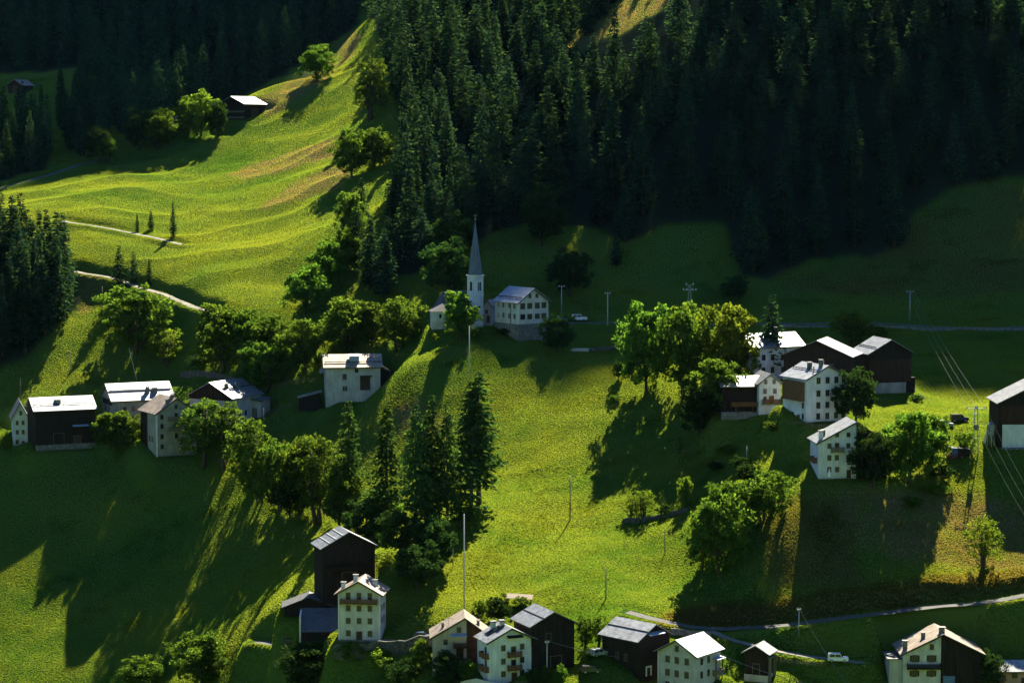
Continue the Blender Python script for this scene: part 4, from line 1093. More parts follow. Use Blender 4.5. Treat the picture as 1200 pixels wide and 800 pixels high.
AIRY = Kind('broadleaf_tree', 'broadleaf tree', [mk_broad(61, 'leafy', 0.12, 4, lobes=15, sub=6, leaves=34, size=0.36, h=12, w=8)], 12, 8)
def mk_bush(seed, mat):
    def f():
        V, F, lob = broad_crown(seed, 4, 4.4, 0.02, 9, 7, 36, 0.26)
        root = thing('garden_shrub', 'shrub', 'shrub')
        c = bpy.data.objects.new('foliage', np_mesh('foliage', V, F, 4, M[mat])); COL.objects.link(c); c.parent = root
        s = MB()
        for k in range(4): s.tube((0.15 * math.cos(k * 1.6), 0.15 * math.sin(k * 1.6), -0.5), (lob[k][0], lob[k][1], lob[k][2]), 0.05, 0.02, 5)
        s.build('stem', M['bark'], root); remember(root); return root
    return f
BUSH = Kind('garden_shrub', 'shrub', [mk_bush(71, 'leaf'), mk_bush(72, 'leafd'), mk_bush(73, 'leafy')], 4, 4.4)
KINDS_ = dict(spruce=SPRUCE, larch=LARCH, ash=ASH, lime=LIME, dark=DARKB, tall=TALL, airy=AIRY, bush=BUSH)

def plant(kind, px, py, hpx, wpx, label, group=None, pick=None, rz=None):
    p = g1(px, py); s = mpp(p)
    if kind in ('ash', 'lime', 'dark', 'tall'): wpx *= 1.14
    if kind == 'larch': wpx *= 1.32
    return KINDS_[kind].place(p, hpx * s, wpx * s, label, group, pick, rz)

TREES = [
 # upper left meadow
 ('ash', 371, 96, 45, 36, 'round broadleaf tree alone on the crest of the upper meadow'),
 ('tall', 436, 139, 74, 36, 'tall slender broadleaf tree beside the pale spruce at the forest edge'),
 ('ash', 412, 208, 58, 36, 'darker wider tree of the pair on the dry meadow below the forest edge'),
 ('ash', 441, 196, 47, 33, 'smaller right hand tree of the pair on the dry meadow'),
 ('ash', 412, 283, 60, 34, 'broadleaf tree at the foot of the pair, against the dark wood edge'),
 ('ash', 184, 176, 50, 40, 'bushy tree hiding the front of the upper hay barn with the pale roof'),
 ('lime', 234, 160, 54, 36, 'bright sunlit tree left of the weathered barn on the upper meadow'),
 ('dark', 255, 160, 42, 22, 'small dark tree squeezed against the wall of the weathered upper barn'),
 ('dark', 163, 176, 46, 30, 'dark round tree at the left end of the upper barn grove'),
 ('ash', 216, 158, 40, 22, 'narrow tree between the upper hay barn and the bright sunlit tree'),
 ('dark', 114, 190, 42, 30, 'dim round tree above the bend of the shaded valley road'),
 ('ash', 126, 192, 32, 20, 'small pale tree in front of the dim round tree by the valley road'),
 # belt left of the church
 ('ash', 386, 338, 58, 38, 'broadleaf tree midway up the belt climbing behind the stone house'),
 ('ash', 358, 368, 60, 44, 'wide sunlit tree at the lower end of the belt climbing the slope'),
 ('ash', 404, 320, 54, 34, 'upper tree of the belt, close under the dark spruces'),
 ('dark', 525, 348, 66, 50, 'large dark round tree standing behind the church roof'),
 ('ash', 158, 409, 77, 66, 'big round broadleaf tree with silvery leaves below the farm track'),
 ('airy', 195, 428, 46, 44, 'spindly open tree on the terrace wall right of the big round tree'),
 ('ash', 262, 436, 84, 56, 'massive dark green tree at the left end of the village grove'),
 ('ash', 288, 432, 72, 46, 'dark tree merging into the massive tree of the village grove'),
 ('ash', 316, 428, 62, 42, 'lighter tree at the back of the village grove'),
 ('ash', 310, 456, 60, 48, 'low ball shaped tree in front of the village grove'),
 ('ash', 358, 436, 66, 46, 'dark tree right of the grove with sun on its shoulders'),
 ('ash', 408, 416, 70, 54, 'tall sunlit tree behind the stone house with the rusty roof'),
 ('ash', 436, 408, 56, 38, 'leafy tree squeezed between the tall sunlit tree and the single stemmed tree'),
 ('ash', 468, 408, 62, 42, 'round tree on a single visible stem left of the church'),
 ('ash', 540, 398, 60, 38, 'narrow tree growing against the church tower', ),
 ('dark', 653, 413, 46, 34, 'dark bush like tree at the right corner of the parish house'),
 ('dark', 668, 347, 54, 44, 'shadowed round tree on the dark meadow above the parked van'),
 ('dark', 636, 288, 72, 46, 'dim broad tree at the foot of the dark forest behind the church'),
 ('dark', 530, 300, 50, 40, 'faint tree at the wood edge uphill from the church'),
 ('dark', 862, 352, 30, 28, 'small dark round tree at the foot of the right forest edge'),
 ('lime', 884, 300, 44, 24, 'sunlit tree leaning out of the forest edge on the right'),
 # strip in the middle
 ('tall', 238, 545, 84, 46, 'leafy ash hiding the right side of the house with two balconies'),
 ('tall', 264, 548, 84, 40, 'tall silvery ash in front of the house with the timber gable'),
 ('tall', 291, 580, 96, 44, 'bright green ash at the head of the wooded strip'),
 ('lime', 306, 592, 74, 38, 'low yellowish ash on the edge of the wooded strip'),
 ('tall', 325, 600, 94, 34, 'narrow grey green ash in the wooded strip below the wooden fence'),
 ('ash', 350, 604, 98, 48, 'broad ash below the small dark shed'),
 ('tall', 376, 612, 112, 50, 'highest ash of the wooded strip, left of the larches'),
 ('ash', 398, 622, 84, 40, 'ash overlapping the first larch of the row'),
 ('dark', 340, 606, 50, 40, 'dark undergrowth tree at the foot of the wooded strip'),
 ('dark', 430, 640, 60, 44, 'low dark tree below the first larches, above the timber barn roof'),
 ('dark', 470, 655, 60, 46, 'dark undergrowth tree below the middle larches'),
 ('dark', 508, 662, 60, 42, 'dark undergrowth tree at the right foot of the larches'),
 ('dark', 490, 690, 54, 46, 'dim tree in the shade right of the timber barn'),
 ('ash', 450, 615, 46, 40, 'light green young tree between the larch trunks'),
 # small trees at the left farm
 ('ash', 129, 526, 46, 28, 'small tree at the right end of the long timber barn'),
 ('ash', 144, 530, 50, 38, 'pale rounded tree before the stone farmhouse wall'),
 ('airy', 5, 526, 22, 14, 'tiny fruit tree left of the narrow white house'),
 # right hamlet
 ('ash', 757, 461, 110, 58, 'large rounded tree at the left end of the three sunlit trees'),
 ('ash', 806, 464, 112, 60, 'yellow green tree in the middle of the three sunlit trees'),
 ('lime', 852, 462, 110, 60, 'yellow topped tree at the right end of the three sunlit trees'),
 ('ash', 842, 482, 66, 48, 'light tree beside the left end of the low metal roofed barn'),
 ('dark', 819, 511, 60, 38, 'dense dark oval tree below the low metal roofed barn'),
 ('dark', 725, 445, 23, 11, 'tiny dark conical bush left of the three sunlit trees'),
 ('ash', 842, 672, 112, 60, 'largest broadleaf tree on the slope right of the sunny meadow'),
 ('ash', 824, 664, 66, 36, 'lower left shoulder tree beside the largest broadleaf tree'),
 ('ash', 898, 612, 64, 52, 'sunlit round tree on the bank below the white apartment house'),
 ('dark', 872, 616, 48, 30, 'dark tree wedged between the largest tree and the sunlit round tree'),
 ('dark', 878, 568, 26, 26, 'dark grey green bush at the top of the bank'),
 ('dark', 1003, 497, 68, 44, 'dark tree hiding the right end of the white apartment house'),
 ('lime', 999, 404, 40, 38, 'rounded tree rising behind the valley between the two timber barn roofs'),
 ('ash', 1066, 566, 90, 58, 'leafy tree right of the small white house with the timber gable end'),
 ('dark', 1024, 572, 70, 44, 'black green tree covering the timber end of the small white house'),
 ('ash', 1092, 548, 66, 38, 'sunlit tree at the right edge of the clump by the small white house'),
 ('airy', 1152, 665, 62, 40, 'thin stemmed airy tree alone on the brown hay slope'),
 ('lime', 803, 596, 40, 16, 'slim young tree on the dry stone terrace'),
 ('airy', 754, 606, 34, 30, 'open fruit tree at the end of the dry stone terrace'),
 ('airy', 740, 604, 24, 22, 'small fruit tree at the left end of the dry stone terrace'),
 ('airy', 797, 532, 22, 10, 'thin sapling on the edge of the shadow below the three sunlit trees'),
 # foreground
 ('ash', 236, 803, 66, 58, 'sunlit tree rising from the bottom edge in the shaded meadow'),
 ('ash', 165, 806, 40, 46, 'lower sunlit tree at the bottom edge of the shaded meadow'),
 ('dark', 362, 806, 56, 60, 'dark tree below the low shed with the grey roof'),
 ('dark', 584, 731, 34, 25, 'clipped round dark tree behind the house with four balconies'),
 ('tall', 684, 762, 46, 18, 'slim poplar like tree left of the dark barn with the metal roof'),
 ('tall', 700, 758, 42, 20, 'slim tree close to the left gable of the dark barn with the metal roof'),
 ('ash', 494, 782, 36, 18, 'small sunlit tree at the left corner of the half timber house'),
 ('dark', 525, 806, 46, 34, 'dark tree in the garden before the half timber house'),
 ('dark', 1162, 806, 44, 26, 'dark rounded tree between the bottom right house and the pink hut'),
 ('dark', 626, 806, 26, 16, 'dark little tree at the corner of the house with four balconies'),
 ('ash', 640, 804, 26, 12, 'small conical tree in the garden by the concrete pole'),
 ('ash', 657, 804, 28, 12, 'right hand conical tree in the garden by the concrete pole'),
]
for t in TREES:
    plant(*t)
BUSHES = [
 (690, 772, 12, 14, 'shrub at the parking place left of the dark barn with the metal roof'),
 (868, 548, 14, 24, 'ragged shrub on the shaded bank below the terrace'),
 (850, 532, 12, 26, 'yellow green shrub in the sloping kitchen garden'),
 (905, 505, 12, 20, 'sunlit shrub below the wall of the white apartment house'),
 (780, 604, 14, 20, 'rounded shrub on the dry stone terrace'),
 (1090, 508, 12, 30, 'hedge like shrub behind the parked silver car'),
 (1130, 528, 22, 26, 'tall garden shrub left of the power mast'),
 (1075, 470, 8, 16, 'low pale shrub below the sloping cable'),
 (1100, 578, 12, 30, 'low shrub at the top edge of the brown slope'),
 (1072, 594, 12, 26, 'dark shrub at the foot of the clump by the small white house'),
 (1104, 560, 16, 26, 'light shrub beside the blue tarpaulin'),
 (448, 780, 22, 40, 'shrub on the retaining wall below the cream house'),
 (410, 772, 20, 34, 'shrub in front of the low grey roofed shed'),
 (475, 800, 30, 44, 'dark shrub in the bottom garden left of the half timber house'),
 (548, 792, 20, 26, 'shrub under the balcony of the half timber house'),
 (870, 545, 10, 16, 'small shrub on the edge of the kitchen garden'),
 (840, 550, 10, 20, 'small shrub at the left of the kitchen garden'),
 (1030, 392, 10, 26, 'dark shrub behind the double timber barn'),
 (300, 448, 10, 30, 'low shrub on the terrace edge under the ball shaped tree'),
 (235, 428, 14, 30, 'light shrub on the terrace edge at the village grove'),
 (565, 714, 12, 22, 'shrub on the meadow edge behind the half timber house'),
 (612, 714, 16, 20, 'shrub under the rusty lean-to roof'),
 (590, 392, 8, 14, 'low shrub at the foot of the church wall'),
 (510, 400, 10, 10, 'little shrub on the terrace edge by the chapel'),
 (720, 470, 8, 14, 'small shrub in the shadow left of the three sunlit trees'),
]
for px, py, hp, wp, lb in BUSHES:
    plant('bush', px, py, hp, wp, lb)
LARCHES = [
 (409, 612, 145, 40, 'first larch of the row from the ash trees'),
 (454, 630, 158, 48, 'wide larch with a clear trunk, second from the ash trees'),
 (488, 640, 170, 40, 'slender larch on the left of the close group of three'),
 (501, 632, 150, 34, 'shortest larch of the close group of three'),
 (507, 636, 176, 38, 'highest larch of the close group of three'),
 (524, 628, 155, 32, 'narrow larch standing free between the close group and the biggest larch'),
 (540, 618, 96, 44, 'low dark larch under the biggest larch'),
 (561, 591, 157, 60, 'biggest larch with a long bare trunk at the right end of the row'),
 (552, 594, 150, 42, 'larch right behind the biggest larch, its top slightly lower'),
]
for px, py, hp, wp, lb in LARCHES:
    plant('larch', px, py, hp, wp, lb)
SPR = [
 (161, 272, 22, 8, 'smallest of the three young spruces above the end of the meadow path'),
 (177, 270, 25, 10, 'middle young spruce above the end of the meadow path'),
 (203, 278, 42, 13, 'highest and darkest of the three young spruces near the meadow path'),
 (140, 345, 58, 24, 'dense spruce at the bend of the farm track'),
 (157, 332, 38, 18, 'smaller spruce behind the dense spruce on the farm track'),
 (175, 335, 32, 11, 'thin spruce right of the farm track bend'),
 (904, 442, 98, 46, 'black spruce in front of the white house behind the double barn'),
 (722, 312, 42, 20, 'lone dark spruce on the shaded meadow right of the church'),
 (402, 300, 46, 16, 'little spruce among the broadleaf belt above the stone house'),
 (466, 252, 86, 36, 'broad sunlit spruce at the lower forest edge above the church belt'),
 (489, 262, 76, 26, 'second spruce of the lit row above the church'),
 (505, 274, 80, 26, 'third spruce of the lit row above the church'),
 (527, 268, 84, 28, 'fourth spruce of the lit row above the church'),
 (528, 300, 76, 22, 'lower spruce in front of the lit row above the church'),
 (418, 312, 72, 34, 'dark spruce low on the edge of the wood, above the broadleaf belt'),
 (434, 338, 86, 40, 'broad black spruce at the foot of the wood left of the church'),
 (450, 348, 80, 38, 'dark spruce at the lowest tip of the wood left of the church'),
 (424, 262, 54, 26, 'slim dark spruce beside the pair on the dry meadow'),
 (470, 118, 84, 32, 'pale airy spruce beside the slender broadleaf tree'),
]
for px, py, hp, wp, lb in SPR:
    plant('spruce', px, py, hp, wp, lb)

def fill(poly, n, dmin, holes=(), taken=None):
    xs = [a for a, b in poly]; ys = [b for a, b in poly]
    qx = RNG.uniform(min(xs), max(xs), n); qy = RNG.uniform(min(ys), max(ys), n)
    k = in_poly(qx, qy, poly)
    for h in holes: k &= ~in_poly(qx, qy, h)
    g = ground(qx[k], qy[k]); out = [] if taken is None else taken; res = []
    cell = {}
    for p in g:
        ci, cj = int(p[0] // dmin), int(p[1] // dmin); ok = True
        for a in (-1, 0, 1):
            for b in (-1, 0, 1):
                for q in cell.get((ci + a, cj + b), ()):
                    if (q[0] - p[0]) ** 2 + (q[1] - p[1]) ** 2 < dmin * dmin: ok = False
        if ok: cell.setdefault((ci, cj), []).append(p); res.append(p)
    return res
grove = fill(LEFTWOOD, 6000, 4.3)
for p in grove:
    SPRUCE.place(p, 23 + 8 * RNG.random(), 9.0 + 2.5 * RNG.random(), 'dark spruce packed in the small wood on the left edge', 'spruces of the left grove', tilt=1)
small = fill(SMALLWOOD, 1000, 6.5) + fill(GULLYWOOD, 1000, 7.0)
for p in small:
    SPRUCE.place(p, 17 + 8 * RNG.random(), 5.5 + 1.5 * RNG.random(), 'shaded spruce in the gully beside the valley road', 'spruces in the gully', tilt=1)
main = fill(FOREST, 14000, 9.2, [CLEARING])
far = fill(FARWOOD, 9000, 7.6)
main.sort(key=lambda p: p[1]); inview = [p for p in main if project(*p)[1] > -12 and -5 < project(*p)[0] < 1205]
rest = [p for p in main if not (project(*p)[1] > -12 and -5 < project(*p)[0] < 1205)]
budget = 298 - len(SPR) - len(grove) - len(small)
print('SPRUCES grove', len(grove), 'gully', len(small), 'main', len(main), 'far', len(far), 'budget', budget)
for p in inview[:budget]:
    SPRUCE.place(p, 17 + 13 * RNG.random() ** 1.2, 9.0 + 3.6 * RNG.random(), 'spruce in the dense dark forest that climbs the slope behind the church', 'spruces of the forest slope', tilt=1)
def forest_mass(name, label, plist, hmin, hvar):
    Vs, Fs, b = [], [], 0
    sm = [conifer_crown(90 + k, 25, 4.2, 28, 7, 6, gap=0.1, size=1.3, power=0.65) for k in range(4)]
    for i, p in enumerate(plist):
        V, F = sm[i % 4]; a = RNG.random() * 6.28; s = (hmin + hvar * RNG.random()) / 25; c_, s_ = math.cos(a), math.sin(a)
        q = np.stack([(V[:, 0] * c_ - V[:, 1] * s_), (V[:, 0] * s_ + V[:, 1] * c_), V[:, 2]], -1) * s + np.array([p[0], p[1], p[2] - 0.1])
        Vs.append(q); Fs.append(F + b); b += len(V)
    o = bpy.data.objects.new(name, np_mesh(name, np.concatenate(Vs), np.concatenate(Fs), 4, M['needle'])); COL.objects.link(o)
    tag(o, label, 'forest', kind='stuff')
forest_mass('upper_forest', 'unbroken dark spruce forest on the highest part of the slope', inview[budget:] + rest, 19, 11)
forest_mass('far_forest', 'bluish dark spruce forest on the far slope behind the upper meadow', far, 21, 8)
# ------------------------------------------------------------------ vehicles
def car(name, label, cat, px, py, paint, yaw, kind='wagon', up=0.0):
    p = g1(px, py)
    rt = thing(name, label, cat, (p.x, p.y, p.z + 0.05 + up), R(yaw))
    L_, Wd, Hh = {'wagon': (4.3, 1.75, 1.6), 'van': (4.9, 1.95, 2.1), 'hatch': (3.8, 1.65, 1.5), 'suv': (4.4, 1.8, 1.85)}[kind]
    h0, hb = .32, Hh * .56
    prof = {'wagon': [(-.5, h0), (.5, h0), (.5, hb * .85), (.47, hb * .98), (.24, hb * 1.08), (.10, Hh), (-.40, Hh), (-.49, hb * 1.05), (-.5, hb * .8)],
            'hatch': [(-.5, h0), (.5, h0), (.5, hb * .85), (.46, hb * .98), (.25, hb * 1.08), (.08, Hh), (-.32, Hh * .98), (-.48, hb * 1.05), (-.5, hb * .8)],
            'suv': [(-.5, h0), (.5, h0), (.5, hb * .95), (.46, hb * 1.05), (.20, hb * 1.1), (.10, Hh), (-.47, Hh), (-.5, hb * 1.1), (-.5, hb * .8)],
            'van': [(-.5, h0), (.5, h0), (.5, hb * .75), (.46, hb * .9), (.36, hb * 1.05), (.22, Hh), (-.49, Hh), (-.5, hb * 1.1), (-.5, hb * .8)]}[kind]
    n = len(prof); V = []
    for y, ins in ((-Wd / 2, 0), (Wd / 2, 0)):
        for a, z in prof:
            tuck = .14 if z > hb * 1.09 else 0
            V.append((a * L_, y * (1 - tuck), z))
    f = MB(); f.add(V, [tuple(range(n - 1, -1, -1)), tuple(range(n, 2 * n))] + [(i, (i + 1) % n, n + (i + 1) % n, n + i) for i in range(n)])
    body = f.build('body', M[paint], rt, bevel=.04)
    za, zb = hb * 1.12, Hh - .12
    for sg in (-1, 1):
        g_ = MB(); yb = sg * (Wd / 2 * .955); yt = sg * (Wd / 2 * .865)
        for x0, x1, x2, x3 in ((-.42, -.16, -.16, -.38), (-.13, .17, .08, -.13)):
            a = [(x0 * L_, yb, za), (x1 * L_, yb, za), (x2 * L_, yt, zb), (x3 * L_, yt, zb)]
            g_.hexa([(q[0], q[1] - sg * .06, q[2]) for q in a], [(q[0], q[1] + sg * .03, q[2]) for q in a])
        g_.build('side_window', M['glass'], body)
    g_ = MB(); a = [(.255 * L_, -Wd * .40, hb * 1.12), (.255 * L_, Wd * .40, hb * 1.12), (.135 * L_, Wd * .37, Hh - .06), (.135 * L_, -Wd * .37, Hh - .06)]
    g_.hexa([(q[0] - .15, q[1], q[2] - .05) for q in a], [(q[0] + .02, q[1], q[2] + .02) for q in a]); g_.build('windscreen', M['glass'], body)
    for sx in (-.31, .31):
        for sy in (-1, 1):
            w = MB(); w.tube((sx * L_, sy * (Wd / 2 - .2), .33), (sx * L_, sy * (Wd / 2 + .03), .33), .33, n=14)
            o = w.build('wheel', M['tyre'], rt)
            q = MB(); q.tube((sx * L_, sy * (Wd / 2 + .031), .33), (sx * L_, sy * (Wd / 2 + .045), .33), .2, n=10); q.build('rim', M['steel'], o)
    for sy in (-1, 1):
        q = MB(); q.box(L_ * .5 - .06, L_ * .5 + .02, sy * Wd * .34 - .16, sy * Wd * .34 + .16, hb * .7, hb * .88); q.build('headlight', M['ceram'], rt)
        q = MB(); q.box(-L_ * .5 - .02, -L_ * .5 + .06, sy * Wd * .40 - .1, sy * Wd * .40 + .1, hb * .75, hb * 1.0); q.build('tail_light', M['carr'], rt)
    return rt
car('parked_van', 'white van parked on the hillside road right of the parish house', 'van', 679, 376, 'carw', -4, 'suv')
car('parked_car', 'pale blue car half hidden by the bush at the parish house corner', 'car', 658, 377, 'cars', 8, 'hatch')
car('parked_car', 'white estate car standing on the driveway below the lower lane', 'car', 982, 775, 'carw', -6, 'suv')
car('parked_car', 'dark blue car with a glinting roof above the half timber house', 'car', 494, 748, 'carb', -12, 'hatch')
car('parked_car', 'dark car under the black hut at the left end of the yard lane', 'car', 341, 756, 'card', 5, 'wagon')
car('parked_car', 'silver car beside the slim trees at the dark barn', 'car', 702, 768, 'cars', 35, 'wagon')
car('parked_car', 'dark green car on the yard below the slim trees', 'car', 692, 788, 'card', 12, 'wagon')
car('parked_car', 'silver car parked behind the garden hedge near the power mast', 'car', 1107, 500, 'cars', 0, 'wagon')
car('parked_car', 'black car right of the silver car near the power mast', 'car', 1124, 494, 'card', 5, 'suv')

# ------------------------------------------------------------------ poles, masts, cables
def pole(name, label, px, py, hpx, r=.14, mat='postwood', arm=None, tilt=0.0, cat='pole', ins=0):
    p = g1(px, py); k = mpp(p); h = hpx * k
    rt = thing(name, label, cat, (p.x, p.y, p.z))
    MB().tube((0, 0, -1), (tilt, 0, h), r, r * .7, 8).build('shaft', M[mat], rt, smooth=True)
    if arm:
        MB().box(tilt - arm / 2, tilt + arm / 2, -.07, .07, h - .5, h - .36).build('crossarm', M[mat], rt)
        for i in range(ins):
            x = tilt - arm / 2 + .1 + (arm - .2) * i / max(1, ins - 1)
            MB().cone((x, 0), .13, h - .355, h - .06, 8, 0, .07).build('insulator', M['ceram'], rt)
    else:
        MB().cone((tilt, 0), r * .95, h, h + .12, 8).build('pole_cap', M['steel'], rt)
    return Vector((p.x + tilt, p.y, p.z + h))
def cable(name, label, a, b, sag, r=.024, mat='wire', group=None):
    n = 24; mb = MB(); pr = None
    for i in range(n + 1):
        t = i / n; q = a.lerp(b, t); q.z -= sag * 4 * t * (1 - t)
        if pr is not None: mb.tube(pr, q, r, r, 5)
        pr = q
    o = mb.build(name, M[mat], None); tag(o, label, 'cable', group); return o

pole('flag_pole', 'tall pale pole on the slope directly below the church', 550, 446, 64, .16, 'pale', cat='flagpole')
pole('cable_mast', 'very tall pale mast beside the right end of the larches', 544, 718, 118, .17, 'pale', cat='mast')
pole('utility_pole', 'dark wooden pole with a long shadow in the middle of the sunny meadow', 668, 609, 52, .17, 'postwood')
pole('utility_pole', 'thin wooden pole at the lower edge of the sunny meadow', 710, 702, 37, .15, 'postwood')
pole('utility_pole', 'pole with a small crossarm on the road left of the parked white van', 658, 368, 34, .16, 'steel', arm=1.8, ins=2)
pole('utility_pole', 'slim pole with a crossarm on the road edge right of the parked white van', 712, 381, 39, .16, 'pale', arm=1.6, ins=2)
pole('utility_pole', 'dark pole on the left meadow above the timber barn', 24, 466, 22, .13, 'postwood')
pole('utility_pole', 'short dark pole on the left meadow between the tree shadows', 83, 436, 24, .13, 'postwood')
pole('utility_pole', 'grey pole between the big round tree and the dense spruce', 120, 360, 24, .13, 'postwood')
pole('utility_pole', 'leaning pale pole above the stone farmhouse roof', 162, 448, 40, .10, 'pale', tilt=-2.6)
pole('utility_pole', 'white stake on the grass below the apartment house', 875, 540, 18, .10, 'pale')
pole('utility_pole', 'thin pole on the meadow between the tree shadows', 779, 648, 26, .11, 'postwood')
pole('lamp_post', 'grey lamp post in the shade below the larches', 531, 664, 30, .10, 'steel', arm=1.2, ins=0, cat='lamp post')
pole('utility_pole', 'slim pole beside the wooden fence below the garage block', 309, 512, 34, .12, 'postwood')
top1 = pole('utility_pole', 'concrete pole carrying a cable right of the house with flowered balconies', 641, 786, 37, .16, 'pale', arm=.9, ins=2)
top2 = pole('utility_pole', 'slim pale pole standing on the lower lane verge', 936, 745, 34, .11, 'steel', arm=.9, ins=2)
# steel lattice mast on the dark meadow
p = g1(808, 372); k = mpp(p); h = 38 * k; rt = thing('lattice_pylon', 'steel lattice pylon with white insulators rising behind the sunlit trees', 'pylon', (p.x, p.y, p.z))
f = MB(); a0 = .75
for i in range(8):
    z0, z1 = h * i / 8, h * (i + 1) / 8; w0, w1 = a0 * (1 - .7 * i / 8), a0 * (1 - .7 * (i + 1) / 8)
    cs = ((-1, -1), (1, -1), (1, 1), (-1, 1))
    for j, (a, b) in enumerate(cs):
        a2, b2 = cs[(j + 1) % 4]
        f.tube((a * w0, b * w0, z0 - (1 if i == 0 else 0)), (a * w1, b * w1, z1), .05, n=4)
        f.tube((a * w0, b * w0, z0), (a2 * w1, b2 * w1, z1), .03, n=4)
f.build('lattice', M['steel'], rt)
f = MB(); f.box(-1.9, 1.9, -.06, .06, h - 1.5, h - 1.36); f.box(-1.1, 1.1, -.06, .06, h - .1, h + .04); f.build('crossarm', M['steel'], rt)
for x, z in ((-1.8, h - 1.5), (-.8, h - 1.5), (.8, h - 1.5), (1.8, h - 1.5), (-1, h + .04), (1, h + .04)):
    MB().cone((x, 0), .2, z + .16, z + .55, 8, 0, .12).build('insulator', M['ceram'], rt)
# medium voltage line down the right side
tA = pole('power_pole', 'upper power pole with white insulators on the dark meadow', 1066, 376, 36, .16, 'steel', arm=2.2, ins=3, cat='power pole')
p = g1(1143, 532); k = mpp(p); h = 58 * k; rt = thing('power_mast', 'twin legged steel power mast left of the timber barn on the right edge', 'power mast', (p.x, p.y, p.z))
f = MB(); f.tube((-.7, 0, -1), (-.25, 0, h), .13, n=6); f.tube((.7, 0, -1), (.25, 0, h), .13, n=6)
for i in range(5): f.box(-.6, .6, -.05, .05, h * (.15 + .17 * i), h * (.15 + .17 * i) + .12)
f.build('leg_frame', M['steel'], rt); f = MB(); f.box(-2.2, 2.2, -.08, .08, h - .9, h - .75); f.build('crossarm', M['steel'], rt)
for x in (-2.1, 0, 2.1): MB().cone((x, 0), .2, h - .74, h - .3, 8, 0, .12).build('insulator', M['ceram'], rt)
MB().box(-.55, .55, -.9, -.2, h * .5, h * .5 + 1.3).build('transformer', M['postwood'], rt)
tB = Vector((p.x, p.y, p.z + h - .4))
eB = g1(1215, 660) + Vector((0, -3, 9))
for i, dx in enumerate((-2.1, 0, 2.1)):
    cable('power_line', ('left', 'middle', 'right')[i] + ' cable of the upper span from the meadow pole down to the power mast', tA + Vector((dx * .5, 0, -.2)), tB + Vector((dx, 0, 0)), 1.2, group='power line cables')
    cable('power_line', ('left', 'middle', 'right')[i] + ' cable of the lower span leaving the power mast towards the right edge', tB + Vector((dx, 0, 0)), eB + Vector((dx, 0, 0)), 1.0, group='power line cables')
gB = g1(1047, 446); cable('service_cable', 'light cable sloping from the double barn down to the meadow', Vector((gB.x, gB.y - 1.0, gB.z + 2.2)), g1(1091, 471) + Vector((0, 0, .3)), .3, .04)
cable('service_cable', 'cable from the concrete pole to the dark barn doorway', top1, g1(765, 784) + Vector((0, -2, 2.4)), .8, .04)
cable('service_cable', 'long cable from the lane pole down to the bottom edge', top2, g1(992, 806) + Vector((0, -2, 1)), .6, .045)
cable('service_cable', 'pale cable from the pale house past the timber shed', g1(846, 806) + Vector((0, 0, 7.0)), g1(950, 806) + Vector((0, 0, .8)), .5, .05)
cable('service_cable', 'thin cable on the shaded bank below the low barn', g1(816, 508) + Vector((0, 0, .5)), g1(842, 522) + Vector((0, 0, .4)), .1, .045)

# ------------------------------------------------------------------ fences, walls, heaps
def fence(name, label, line, hgt=1.1, step=2.2):
    g = ground([a for a, b in line], [b for a, b in line]); c = resample(g, step)
    p0 = c[0]; rt = thing(name, label, 'fence', tuple(p0))
    z = height(c[:, 0], c[:, 1]); q = [Vector((a[0] - p0[0], a[1] - p0[1], zz - p0[2])) for a, zz in zip(c, z)]
    for v in q: MB().box(v.x - .07, v.x + .07, v.y - .07, v.y + .07, v.z - .6, v.z + hgt).build('post', M['postwood'], rt)
    for t in (.4, .8):
        f = MB()
        for a, b in zip(q[:-1], q[1:]): f.tube(a + Vector((0, -.1, hgt * t)), b + Vector((0, -.1, hgt * t)), .05, n=5)
        f.build('rail', M['postwood'], rt)
fence('wooden_fence', 'weathered two rail fence running to the small black shed', [(306, 486), (322, 482), (338, 478), (350, 476)])
fence('wooden_fence', 'low rail fence along the village grove terrace', [(288, 468), (312, 458), (338, 450), (372, 446)])
fence('wooden_fence', 'stretch of pale fence posts on the shaded brown slope', [(1040, 590), (1060, 592), (1078, 594)], 1.0, 1.6)
fence('wooden_fence', 'pale garden fence at the bottom edge before the half timber house', [(528, 800), (550, 801), (572, 802)], 1.0, 1.5)
fence('wooden_fence', 'brown garden fence below the stacked balconies at the bottom edge', [(588, 804), (606, 804), (626, 802)], 1.0, 1.5)
fence('wooden_fence', 'short garden fence in front of the white apartment house', [(925, 500), (950, 501), (985, 502)], 1.0, 1.6)
fence('wooden_fence', 'rail fence beside the driveway at the small black shed', [(905, 776), (935, 779), (965, 782)], 1.0, 1.8)
